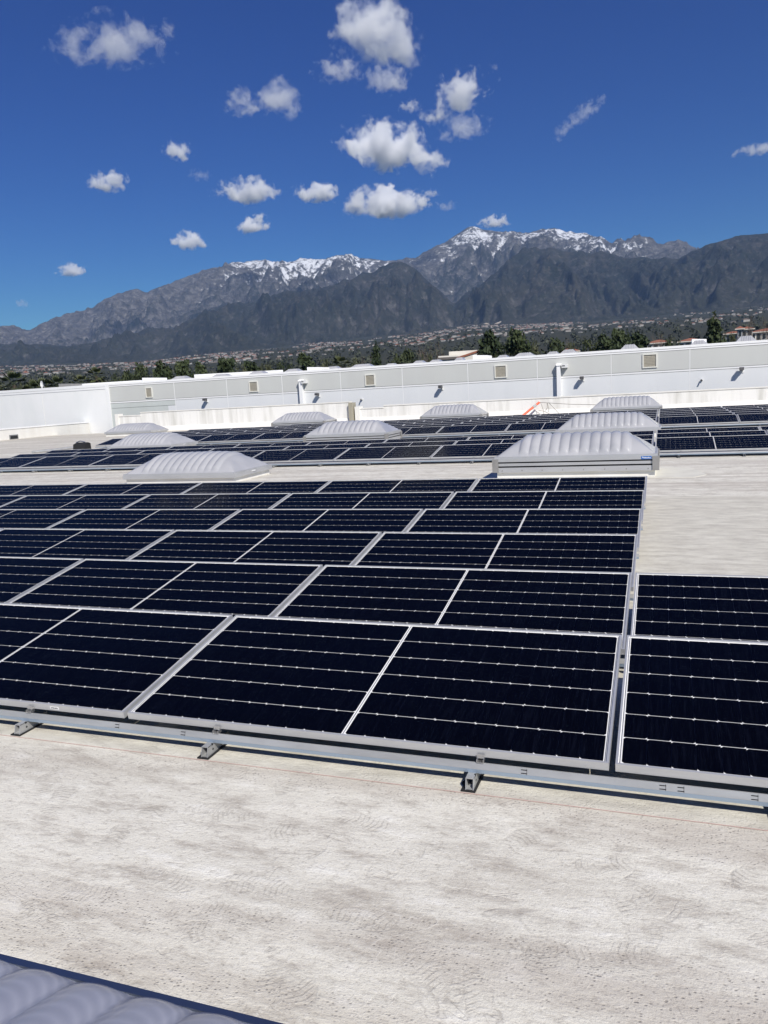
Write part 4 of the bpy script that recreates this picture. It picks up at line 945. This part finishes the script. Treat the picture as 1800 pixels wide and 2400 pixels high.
def tree_meshes(kind, seed):
    rs = np.random.default_rng(seed); cr = MB(); tk = MB()
    if kind == 'pine':                           # unit height 10, irregular Aleppo/Canary pine
        tk.tube([(0, 0, 0), (0.1, 0.05, 4), (0.0, 0.1, 9.2)], [0.22, 0.16, 0.04], 7)
        n = 38
        for i in range(n):
            z = 2.2 + 7.4 * (i / n) + rs.normal() * 0.25; k = (z - 2.0) / 8.0
            R = 2.3 * (1 - k) ** 0.42 * (0.55 + 0.6 * rs.random()) + 0.15; an = i * 2.4 + rs.normal() * 0.5
            c = np.array([math.cos(an) * R, math.sin(an) * R, z])
            if R > 0.5: tk.tube([(0, 0, z - 0.7), tuple(c)], [0.06, 0.02], 4, cap=False)
            leaf_cloud(cr, c, 0.70 + 0.35 * (1 - k), 75, 0.26, rs, 0.8)
            leaf_cloud(cr, c * np.array([0.5, 0.5, 1]), 0.7, 34, 0.26, rs)
    elif kind == 'conifer':                      # broad cone with drooping layered boughs
        tk.tube([(0, 0, 0), (0, 0, 9.5)], [0.26, 0.03], 7)
        for lay in range(17):
            z = 0.9 + 8.6 * lay / 17; R = 2.75 * (1 - (z - 0.6) / 9.6) ** 0.9 + 0.12
            m = max(4, int(9 * R / 2.6) + 2)
            for q in range(m):
                an = q * 2 * pi / m + rs.random() * 0.9; rr = R * (0.72 + 0.4 * rs.random())
                for s in (0.45, 0.8, 1.0):
                    c = np.array([math.cos(an) * rr * s, math.sin(an) * rr * s, z - 0.25 * s * rr * 0.4 + rs.normal() * 0.1])
                    leaf_cloud(cr, c, 0.20 + 0.22 * s * min(R, 1.6), 22, 0.21, rs, 0.6)
        leaf_cloud(cr, np.array([0, 0, 9.6]), 0.25, 24, 0.14, rs, 1.6)
    elif kind == 'broad':
        tk.tube([(0, 0, 0), (0.1, 0, 3), (0, 0.1, 6)], [0.28, 0.2, 0.06], 7)
        for i in range(40):
            d = rs.normal(size=3); d /= np.linalg.norm(d); c = np.array([0, 0, 6.1]) + d * np.array([2.9, 2.9, 3.0]) * (0.45 + 0.6 * rs.random())
            c[2] = max(c[2], 2.0)
            tk.tube([(0, 0, 3.2), tuple(c)], [0.07, 0.02], 4, cap=False)
            leaf_cloud(cr, c, 1.0, 75, 0.26, rs, 0.8)
    elif kind == 'shrub':
        for i in range(4): tk.tube([(0, 0, 0), (rs.normal() * 1.2, rs.normal() * 1.2, 5)], [0.14, 0.03], 5)
        for i in range(30):
            c = np.array([rs.normal() * 2.1, rs.normal() * 2.1, 1.5 + 7.0 * rs.random() ** 0.8]); c[:2] *= (1.15 - 0.06 * c[2])
            leaf_cloud(cr, c, 1.05, 70, 0.26, rs, 0.85)
    elif kind == 'palm':                         # fan palm: rough trunk, skirt, ball of stiff fans
        tk.tube([(0, 0, 0), (0.06, 0.04, 5), (0, 0.08, 8.9)], [0.21, 0.16, 0.17], 8)
        for i in range(24):
            an = i * 2.4; el = math.radians(-48 + 122 * ((i + 0.5) / 24)); ln = 1.05 + 0.35 * rs.random()
            d = np.array([math.cos(an) * math.cos(el), math.sin(an) * math.cos(el), math.sin(el)]); p0 = np.array([0, 0.08, 8.9]); p1 = p0 + d * ln * 0.62
            sd = np.array([-math.sin(an), math.cos(an), 0])
            upv = np.cross(sd, d)
            for q in range(9):                   # segments of one fan
                th = (q - 4) * 0.30; e = d * math.cos(th) + sd * math.sin(th)
                tip = p1 + e * ln * 0.62 * (1 - 0.03 * (q - 4) ** 2) - np.array([0, 0, 0.10 * abs(math.cos(el))])
                side = np.cross(e, upv) * 0.085
                cr.add([p1 - side * 0.5, p1 + e * ln * 0.3 + side, tip, p1 + e * ln * 0.3 - side], [(0, 1, 2, 3)])
            cr.tube([tuple(p0), tuple(p1)], [0.018, 0.012], 3, cap=False)
        for i in range(30):                      # dead skirt
            an = i * 2.1; p0 = np.array([0, 0.08, 8.6]); tip = p0 + np.array([math.cos(an) * 0.42, math.sin(an) * 0.42, -0.75 - 0.3 * rs.random()]); s = np.array([-math.sin(an), math.cos(an), 0]) * 0.09
            tk.add([p0 - s, p0 + s, tip + s, tip - s], [(0, 1, 2, 3)])
    elif kind == 'bare':
        tw = cr
        def grow(p, d, ln, r, lev):
            q = p + d * ln; (tk if lev < 2 else tw).tube([tuple(p), tuple((p + q) / 2 + rs.normal(size=3) * ln * 0.05), tuple(q)], [r, r * 0.85, r * 0.68], 5 if lev < 2 else 3, cap=False)
            if lev >= 5: return
            for k in range(3 if lev < 4 else 2):
                nd = d + rs.normal(size=3) * 0.42; nd[2] += 0.16; nd /= np.linalg.norm(nd); grow(q if k else p + d * ln * 0.75, nd, ln * (0.62 + 0.25 * rs.random()), r * 0.58, lev + 1)
        grow(np.array([0., 0, 0]), np.array([0.03, 0.02, 1.]) / np.linalg.norm([0.03, 0.02, 1.]), 3.0, 0.16, 0)
    mats = {'pine': ('pine', 'bark'), 'conifer': ('pine', 'bark'), 'broad': ('broad', 'bark'), 'shrub': ('olive', 'bark'), 'palm': ('frond', 'bark'), 'bare': ('twig', 'palebark')}[kind]
    zmax = max(v[2] for v in cr.v); wid = np.percentile(np.abs([v[0] for v in cr.v]), 97)
    return cr.mesh('crown', MT[mats[0]]), tk.mesh('trunk', MT[mats[1]]), zmax, wid
TREES = {}
for kd, ns in (('pine', 4), ('conifer', 2), ('broad', 3), ('shrub', 3), ('palm', 2), ('bare', 3)):
    TREES[kd] = [tree_meshes(kd, 100 + 7 * i + len(kd)) for i in range(ns)]
NAMES = {'pine': 'pine_tree', 'conifer': 'conifer_tree', 'broad': 'leafy_tree', 'shrub': 'bushy_tree', 'palm': 'fan_palm', 'bare': 'bare_tree'}
def tree(kind, xpx, ytop, wpx, r, label, var=0, group='trees behind the warehouse'):
    cm_, tm_, zm, wd = TREES[kind][var % len(TREES[kind])]
    top = at_r(xpx, ytop - (4 if kind == 'palm' else 3), r); g_ = ground_z(top[0], top[1]); H = top[2] - g_
    t = empty(NAMES[kind], (top[0], top[1], g_), label, 'tree' if kind not in ('palm',) else 'palm tree', group, random.uniform(0, 6.28))
    sz = H / zm; dist = math.hypot(r, top[2] - CAM[2]); half = wpx * 1.22 / 2 / FPX * dist
    sx = half / wd
    if kind == 'palm':                           # round head at its own size, trunk stretched up to it
        s_ = half * 1.1 / wd; t.rotation_euler.z = 0
        c_ = link('crown', cm_, t, (0, 0, H - zm * s_)); c_.scale = (s_, s_, s_)
        k_ = link('trunk', tm_, t); k_.scale = (s_, s_, (H - (zm - 8.9) * s_) / 8.9)
        return t
    t.scale = (sx, sx, sz)
    link('crown', cm_, t); link('trunk', tm_, t)
    return t
TL = [
 ('shrub', 6, 893, 36, 150, 'dark bushy tree cut off by the left edge of the photo', 0),
 ('palm', 27, 868, 42, 150, 'tallest fan palm at the far left', 0),
 ('palm', 78, 889, 34, 165, 'low fan palm left of the satellite dish', 1),
 ('palm', 98, 885, 36, 160, 'fan palm right behind the satellite dish', 0),
 ('shrub', 62, 896, 30, 185, 'rounded bush between the tallest palm and the satellite dish', 1),
 ('palm', 131, 881, 30, 160, 'fan palm above the grey rooftop box', 1),
 ('palm', 187, 879, 28, 170, 'fan palm midway along the low inner parapet', 0),
 ('palm', 222, 860, 26, 160, 'slim fan palm with a bare trunk, right of the other palms', 1),
 ('shrub', 234, 880, 34, 165, 'olive bush at the foot of the slim palm', 2),
 ('broad', 283, 864, 40, 160, 'dark tree with a pointed top right of the slim palm', 0),
 ('broad', 322, 850, 40, 175, 'loose grey-green tree left of the row of pines', 1),
 ('pine', 379, 847, 50, 150, 'leftmost pine of the row, above the first rooftop skylight', 0),
 ('pine', 424, 844, 44, 152, 'second pine of the row from the left', 1),
 ('pine', 468, 847, 44, 158, 'third pine of the row, over the left end of the long parapet', 2),
 ('pine', 530, 832, 54, 150, 'tallest pine of the left row, over the long inner parapet', 3),
 ('shrub', 562, 852, 36, 170, 'low bush between the tallest left pine and its neighbour', 0),
 ('pine', 590, 847, 40, 165, 'short pine right of the tallest left pine', 1),
 ('shrub', 625, 851, 40, 185, 'olive bush above the third rooftop skylight', 1),
 ('broad', 662, 848, 40, 190, 'low dark tree left of the bushy pine', 2),
 ('pine', 714, 826, 60, 155, 'wide bushy pine above the left downspout', 2),
 ('shrub', 762, 838, 44, 175, 'first low bush right of the wide bushy pine', 2),
 ('palm', 795, 834, 34, 190, 'short palm in the band of bushes left of the pointed conifer', 0),
 ('shrub', 826, 836, 48, 180, 'last low bush left of the pointed conifer', 0),
 ('bare', 848, 812, 40, 190, 'leafless tree left of the pointed conifer', 0),
 ('conifer', 880, 797, 42, 150, 'slim pointed conifer near the centre of the photo', 0),
 ('broad', 940, 816, 56, 160, 'round dark tree right of the slim conifer', 0),
 ('bare', 992, 795, 44, 200, 'leafless tree left of the white building', 1),
 ('bare', 1026, 786, 52, 190, 'taller leafless tree beside the white building', 2),
 ('shrub', 1004, 828, 36, 160, 'low bush under the leafless trees', 1),
 ('pine', 1148, 775, 62, 140, 'left of the two tall pines beside the white building', 0),
 ('pine', 1212, 766, 62, 145, 'right of the two tall pines beside the white building', 3),
 ('shrub', 1258, 800, 44, 170, 'bush right of the two tall pines', 0),
 ('broad', 1296, 792, 52, 180, 'dark tree left of the red gable', 1),
 ('bare', 1330, 775, 46, 210, 'leafless tree behind the red gable', 0),
 ('shrub', 1335, 800, 44, 200, 'bush behind the red gable', 2),
 ('broad', 1380, 795, 48, 160, 'dark tree right of the red gable', 2),
 ('pine', 1421, 783, 52, 155, 'first pine of the right clump, left side', 1),
 ('pine', 1450, 768, 44, 160, 'second pine of the right clump with a sharp tip', 2),
 ('conifer', 1470, 770, 34, 165, 'narrow conifer in the middle of the right clump', 1),
 ('pine', 1500, 779, 52, 158, 'last pine of the right clump', 0),
 ('broad', 1578, 790, 34, 170, 'small round tree between two red roofs', 0),
 ('bare', 1545, 770, 40, 230, 'leafless tree above the left red roof', 1),
 ('conifer', 1674, 730, 66, 140, 'large dark conifer at the right, taller than everything near', 0),
 ('shrub', 1713, 777, 34, 150, 'olive bush beside the large conifer', 1),
 ('bare', 1752, 735, 70, 240, 'wide leafless tree behind the apartments', 2),
 ('bare', 1795, 722, 66, 235, 'leafless tree at the right edge behind the apartments', 0)]
for a in TL: tree(*a)
# filler woodland between the named trees and the town: nobody could count it from here
wood = MB(); rs = np.random.default_rng(5)
wt = tree_meshes('shrub', 991)
def lump(X, Y, Z, h, w, n):
    for _ in range(n):
        d = rs.normal(size=3); d /= np.linalg.norm(d); c = np.array([X, Y, Z + h * 0.5]) + d * np.array([w, w, h * 0.5]) * rs.random() ** 0.35
        nn = d + rs.normal(size=3) * 0.5; nn /= np.linalg.norm(nn); a = np.cross(nn, rs.normal(size=3)); a /= np.linalg.norm(a); b = np.cross(nn, a); s = w * 0.42 * (0.6 + 0.7 * rs.random())
        wood.add([c - a * s, c - b * s, c + a * s, c + b * s], [(0, 1, 2, 3)])
N1 = 2000
ph = np.radians(rs.uniform(-49, 10, N1)); rr = 800 * (R_TOE * 0.97 / 800) ** (rs.random(N1) ** 0.85); hh = np.where(rr > 330, land_height(ph, np.maximum(rr, 331)) + CAM[2], GZ)
for i in range(N1):
    r = rr[i]; near = r < 900
    lump(CAM[0] + r * math.sin(ph[i]), CAM[1] + r * math.cos(ph[i]), hh[i] - 0.5, rs.uniform(7, 13) * (1 if not near else 1.15), rs.uniform(3.0, 6.0), 34 if near else 14)
MT['wood'] = leaf_mat('woodland_leaves', (0.026, 0.034, 0.022), (0.060, 0.066, 0.044))
tag(wood.build('woodland', MT['wood']), 'dark tree cover spread over the plain between the houses', 'woodland', kind='stuff')

# ------------------------------------------------------------------ red-roofed buildings beyond the warehouse
MT['stucco'] = weathered('white_stucco', (0.70, 0.67, 0.60), (0.62, 0.59, 0.52), 0.5, 0.85); MT['win'] = mat('window_glass', (0.03, 0.035, 0.045), 0.15)
MT['stone'] = weathered('brown_stone', (0.14, 0.125, 0.115), (0.11, 0.10, 0.09), 1.2, 0.9)
def block(x0p, x1p, eave_px, ridge_px, r, label, wins=(4, 2), wall='stucco', hip=True, dep=12, name='apartment_building', tower=None):
    a = at_r(x0p, eave_px, r); b = at_r(x1p, eave_px, r); xm = at_r((x0p + x1p) / 2, ridge_px, r)
    mid_ = (a + b) / 2; ang = math.atan2(b[1] - a[1], b[0] - a[0]); w = math.hypot(b[0] - a[0], b[1] - a[1]); g_ = ground_z(mid_[0], mid_[1])
    t = empty(name, (mid_[0], mid_[1], g_), label, 'building', 'buildings beyond the warehouse', ang)
    h = mid_[2] - g_; rh = max(xm[2] - mid_[2], 0.8)
    m = MB(); m.box(-w / 2, 0, -1, w / 2, dep, h); m.build('wall', MT[wall], t)
    m = MB(); ov = 0.6; i = (min(w, dep) * 0.45) if hip else 0
    v = [(-w / 2 - ov, -ov, h), (w / 2 + ov, -ov, h), (w / 2 + ov, dep + ov, h), (-w / 2 - ov, dep + ov, h), (-w / 2 + i, dep / 2, h + rh), (w / 2 - i, dep / 2, h + rh)]
    m.add(v, [(0, 1, 5, 4), (1, 2, 5), (2, 3, 4, 5), (3, 0, 4), (3, 2, 1, 0)]); ro = m.build('roof', MT['rt'], t)
    m = MB(); m.box(-w / 2 - ov - 0.02, -ov - 0.03, h - 0.28, w / 2 + ov + 0.02, -ov - 0.002, h - 0.02); m.build('fascia', MT['stucco'], ro)
    nx, nz = wins
    for p in range(nx):
        for q in range(nz):
            x = -w / 2 + w * (p + 0.5) / nx; z = h - 1.3 - q * 2.9; ww = min(0.9, w / nx * 0.3)
            f_ = MB(); f_.box(x - ww - 0.12, -0.07, z - 1.05, x + ww + 0.12, -0.002, z + 0.75); fo = f_.build('window', MT['hg'] if p % 2 else MT['white'], t)
            g2 = MB(); g2.box(x - ww, -0.10, z - 0.95, x + ww, -0.071, z + 0.65); g2.build('pane', MT['win'], fo)
    return t
block(1516, 1572, 803, 794, 270, 'low red-roofed building left of the small round tree', (4, 1), dep=14)
block(1592, 1646, 799, 790, 265, 'low red-roofed building between the small round tree and the large conifer', (4, 1), dep=14)
block(1700, 1738, 781, 774, 255, 'red-roofed apartment wing right beside the large conifer', (3, 2))
block(1728, 1741, 770, 768, 248, 'dark stone stair tower of the apartments', (1, 1), 'stone', dep=5)
block(1738, 1764, 770.5, 763.5, 250, 'taller hip-roofed apartment tower in the middle of the red roofs', (2, 3), dep=9)
block(1760, 1835, 776, 767, 262, 'red-roofed apartment wing at the right edge', (6, 2))
block(1318, 1354, 823, 813, 200, 'small red gable just above the warehouse wall', (2, 1), hip=True, dep=8, name='small_house')
# white building with a sloping red-brown roof edge
wb0 = at_r(1027, 832, 185); wb1 = at_r(1140, 826, 185); ang = math.atan2(wb1[1] - wb0[1], wb1[0] - wb0[0]); w = math.hypot(wb1[0] - wb0[0], wb1[1] - wb0[1])
t = empty('white_building', (wb0[0], wb0[1], GZ), 'flat white building with a sloping red-brown roof edge, centre right', 'building', None, ang)
def hz_(x, y): return at_r(x, y, 185)[2] - GZ
m = MB(); m.box(0, 0, -0.5, w * 0.98, 16, hz_(1040, 834)); m.build('lower_block', MT['stucco'], t)
m = MB(); m.box(w * 0.22, 3.5, hz_(1040, 834), w * 0.9, 15, hz_(1080, 821)); m.build('upper_block', MT['stucco'], t)
m = MB(); m.box(-0.3, -0.35, hz_(1040, 834) - 0.9, w * 0.45, -0.02, hz_(1040, 834) - 0.35); m.build('shadow_band', MT['stone'], t)
m = MB(); z0 = hz_(1070, 838); z1 = hz_(1118, 821.5)
m.add([(w * 0.38, -1.2, z0), (w * 0.83, -1.2, z1), (w * 0.83, 3.0, z1), (w * 0.38, 3.0, z0), (w * 0.38, -1.2, z0 - 0.45), (w * 0.83, -1.2, z1 - 0.45), (w * 0.83, 3.0, z1 - 0.45), (w * 0.38, 3.0, z0 - 0.45)],
      [(0, 1, 2, 3), (7, 6, 5, 4), (0, 4, 5, 1), (1, 5, 6, 2), (2, 6, 7, 3), (3, 7, 4, 0)]); m.build('sloping_roof', MT['rt'], t)
m = MB(); m.add([(w * 0.52, -1.0, -0.5), (w * 0.97, -1.0, -0.5), (w * 0.97, -1.0, z1 - 1.2), (w * 0.83, -1.0, z1 - 0.5), (w * 0.52, -1.0, z0 + 0.1), (w * 0.52, -0.02, -0.5), (w * 0.97, -0.02, -0.5), (w * 0.97, -0.02, z1 - 1.2), (w * 0.83, -0.02, z1 - 0.5), (w * 0.52, -0.02, z0 + 0.1)],
      [(4, 3, 2, 1, 0), (5, 6, 7, 8, 9), (0, 1, 6, 5), (1, 2, 7, 6), (2, 3, 8, 7), (3, 4, 9, 8), (4, 0, 5, 9)]); m.build('gable_wall', MT['stucco'], t)
# ------------------------------------------------------------------ air between the camera and the far mountains
m = bpy.data.materials.new('haze_air'); m.use_nodes = True; t = NT(m); t.t.nodes.remove(t.b)
pv = t.n('ShaderNodeVolumePrincipled'); pv.inputs['Color'].default_value = (0.38, 0.60, 1.0, 1); pv.inputs['Density'].default_value = HAZE_D
pv.inputs['Anisotropy'].default_value = 0.0
t.l(pv.outputs[0], t.o.inputs['Volume'])
HAZE_TOP = float(HH.max()) + 25.0
hb = MB(); hb.box(-17200, -17200, GZ - 3.0, 17200, 17200, HAZE_TOP); tag(hb.build('haze', m), 'thin bluish air in front of the mountains', 'haze', kind='stuff')

# ------------------------------------------------------------------ clouds: fair-weather cumulus well above and behind the haze
def cloud_mat():
    m = bpy.data.materials.new('cloud'); m.use_nodes = True; t = NT(m); t.t.nodes.remove(t.b)
    oi = t.n('ShaderNodeObjectInfo'); sc = t.n('ShaderNodeSeparateColor'); t.l(oi.outputs['Color'], sc.inputs[0])
    p = t.objc(); sp = t.n('ShaderNodeSeparateXYZ'); t.l(p, sp.inputs[0])
    zz = t.math('MULTIPLY', sp.outputs['Z'], t.math('ADD', 1.0, t.math('MULTIPLY', t.math('LESS_THAN', sp.outputs['Z'], 0.0), 0.55)))
    cb = t.n('ShaderNodeCombineXYZ'); t.l(sp.outputs['X'], cb.inputs[0]); t.l(sp.outputs['Y'], cb.inputs[1]); t.l(zz, cb.inputs[2])
    ln = t.n('ShaderNodeVectorMath', operation='LENGTH'); t.l(cb.outputs[0], ln.inputs[0]); r = ln.outputs['Value']
    off = t.n('ShaderNodeVectorMath', operation='MULTIPLY_ADD'); t.l(t.pos(), off.inputs[0])
    inv = t.n('ShaderNodeCombineXYZ')
    for k in range(3): t.l(sc.outputs[0], inv.inputs[k])
    t.l(inv.outputs[0], off.inputs[1]); cb2 = t.n('ShaderNodeCombineXYZ')
    for k in range(3): t.l(t.math('MULTIPLY', oi.outputs['Random'], 83.0 + 31 * k), cb2.inputs[k])
    t.l(cb2.outputs[0], off.inputs[2])
    nz = t.noise(off.outputs[0], 1.0, 7.0, 0.64, 0.25)
    shape = t.math('SUBTRACT', 1.0, t.math('POWER', r, 1.6))
    f = t.math('ADD', t.math('MULTIPLY', shape, 0.62), t.math('MULTIPLY', t.math('SUBTRACT', nz, 0.5), t.math('MULTIPLY', sc.outputs[2], 4.0)))
    d = t.math('MULTIPLY', t.math('SUBTRACT', f, 0.36), 4.5, clamp=True)
    d = t.math('MULTIPLY', d, t.math('LESS_THAN', r, 0.995))
    dens = t.math('MULTIPLY', d, sc.outputs[1])
    pv = t.n('ShaderNodeVolumePrincipled'); pv.inputs['Color'].default_value = (0.995, 0.995, 0.995, 1); pv.inputs['Anisotropy'].default_value = 0.0
    t.l(dens, pv.inputs['Density']); t.l(pv.outputs[0], t.o.inputs['Volume'])
    return m
MT['cloud'] = cloud_mat()
def sphere_mesh(n=16, k=10):
    v = [(0, 0, -1)]
    for i in range(1, k):
        a = -pi / 2 + pi * i / k
        for j in range(n): v.append((math.cos(a) * math.cos(2 * pi * j / n), math.cos(a) * math.sin(2 * pi * j / n), math.sin(a)))
    v.append((0, 0, 1)); f = [(0, 1 + (j + 1) % n, 1 + j) for j in range(n)]
    for i in range(k - 2):
        for j in range(n): f.append((1 + i * n + j, 1 + i * n + (j + 1) % n, 1 + (i + 1) * n + (j + 1) % n, 1 + (i + 1) * n + j))
    l = len(v) - 1; f += [(l, 1 + (k - 2) * n + j, 1 + (k - 2) * n + (j + 1) % n) for j in range(n)]
    me = bpy.data.meshes.new('cloud'); me.from_pydata(v, [], f); me.materials.append(MT['cloud']); me.update(); return me
cloud_me = sphere_mesh()
CBASE = 3350.0
# x0, x1, y0, y1 in photo pixels, optical depth, raggedness, label
CL = [
 (140, 385, 50, 165, 1.6, 0.66, 'wispy white cloud at the upper left'),
 (378, 416, 46, 96, 0.8, 0.6, 'tiny wisp right of the upper left cloud'),
 (785, 990, 0, 175, 2.6, 0.58, 'largest upper cloud, top centre, ragged right edge'),
 (735, 865, 135, 205, 1.6, 0.55, 'small ragged cloud hanging left below the largest upper cloud'),
 (850, 965, 155, 232, 2.4, 0.50, 'rounded cloud joined below the largest upper cloud'),
 (525, 630, 212, 284, 1.2, 0.66, 'torn wisp left of the upright cloud'),
 (600, 706, 180, 292, 2.2, 0.56, 'upright cloud slanting down to the right, left of centre'),
 (990, 1165, 174, 280, 2.6, 0.56, 'broken cloud right of the large centre clouds'),
 (932, 994, 233, 272, 1.6, 0.5, 'small puff left of the broken cloud'),
 (1020, 1150, 268, 338, 1.4, 0.64, 'thin streaky cloud under the broken cloud'),
 (1322, 1418, 244, 292, 0.9, 0.60, 'faint diagonal wisp alone at the right, upper piece', 32),
 (1292, 1352, 288, 326, 0.6, 0.62, 'faint diagonal wisp alone at the right, lower piece', 40),
 (776, 1042, 284, 428, 7.0, 0.42, 'biggest bright puffy cloud in the middle of the sky'),
 (380, 454, 328, 388, 3.0, 0.42, 'small round cloud left of centre, higher of two'),
 (207, 306, 400, 462, 3.2, 0.42, 'small slanting cloud at the left'),
 (497, 664, 418, 490, 3.5, 0.46, 'long flat-based cloud left of the small puffs'),
 (682, 800, 424, 490, 4.2, 0.42, 'domed puff between the two long flat clouds'),
 (785, 1020, 432, 532, 7.0, 0.42, 'wide domed cloud under the biggest cloud'),
 (546, 641, 503, 562, 4.0, 0.42, 'slanting puff above the left range'),
 (394, 490, 540, 597, 4.2, 0.42, 'round puff low above the left range'),
 (130, 202, 614, 657, 3.5, 0.42, 'little round cloud low at the far left'),
 (1120, 1200, 502, 542, 2.8, 0.46, 'small cloud just behind the snowy peak'),
 (1722, 1830, 336, 370, 1.5, 0.5, 'thin cloud cut by the right edge'),
 (982, 1036, 443, 467, 1.0, 0.6, 'tiny flat shred right of the wide domed cloud'),
 (1018, 1074, 472, 498, 0.7, 0.62, 'faint tiny shred above the snowy peak'),
 (444, 494, 396, 432, 0.5, 0.66, 'faint slanting wisp left of the long flat cloud'),
 (34, 70, 700, 726, 0.9, 0.55, 'tiny faint cloud at the left edge above the low ridge'),
]
TILT = {0: 6, 2: -12, 6: -42, 7: 28, 12: -14, 13: -16, 14: 6, 18: 14}
for ci, row in enumerate(CL):
    x0, x1, y0, y1, tau, rag, lab = row[:7]; tilt = row[7] if len(row) > 7 else TILT.get(ci, 0)
    xc, yc = (x0 + x1) / 2, (y0 + y1) / 2
    d = ray(xc, yc); d = d / np.linalg.norm(d); el = math.asin(d[2])
    dist = max(CBASE / math.sin(el), 6000)
    if el < math.radians(14.5): dist = max(dist, 23500)
    c = CAM + d * dist
    hw = (x1 - x0) / 2 / FPX * dist * 1.12; hh = (y1 - y0) / 2 / FPX * dist * 1.12
    # stay clear of the haze box
    if c[1] < 17200 and c[2] - hh * 1.1 < HAZE_TOP + 20:
        k = (HAZE_TOP + 40 + hh) / c[2]; c = CAM + (c - CAM) * k; hw *= k; hh *= k
    dep = min(hw, max(hh, 0.55 * hw))
    o = link('cloud', cloud_me, None, tuple(c)); o.scale = (hw, dep, hh)
    roll = math.atan2(RC[0][2], math.hypot(RC[0][0], RC[0][1]))
    o.rotation_euler = (0, -math.radians(tilt), -math.atan2(d[0], d[1]))
    o.color = (1.75 / max(hh, 0.5 * hw), tau * (1.4 if tau > 2.5 else 0.65) / hh, rag / 4.0 * 4.3, 1.0)
    tag(o, lab, 'cloud', 'clouds')
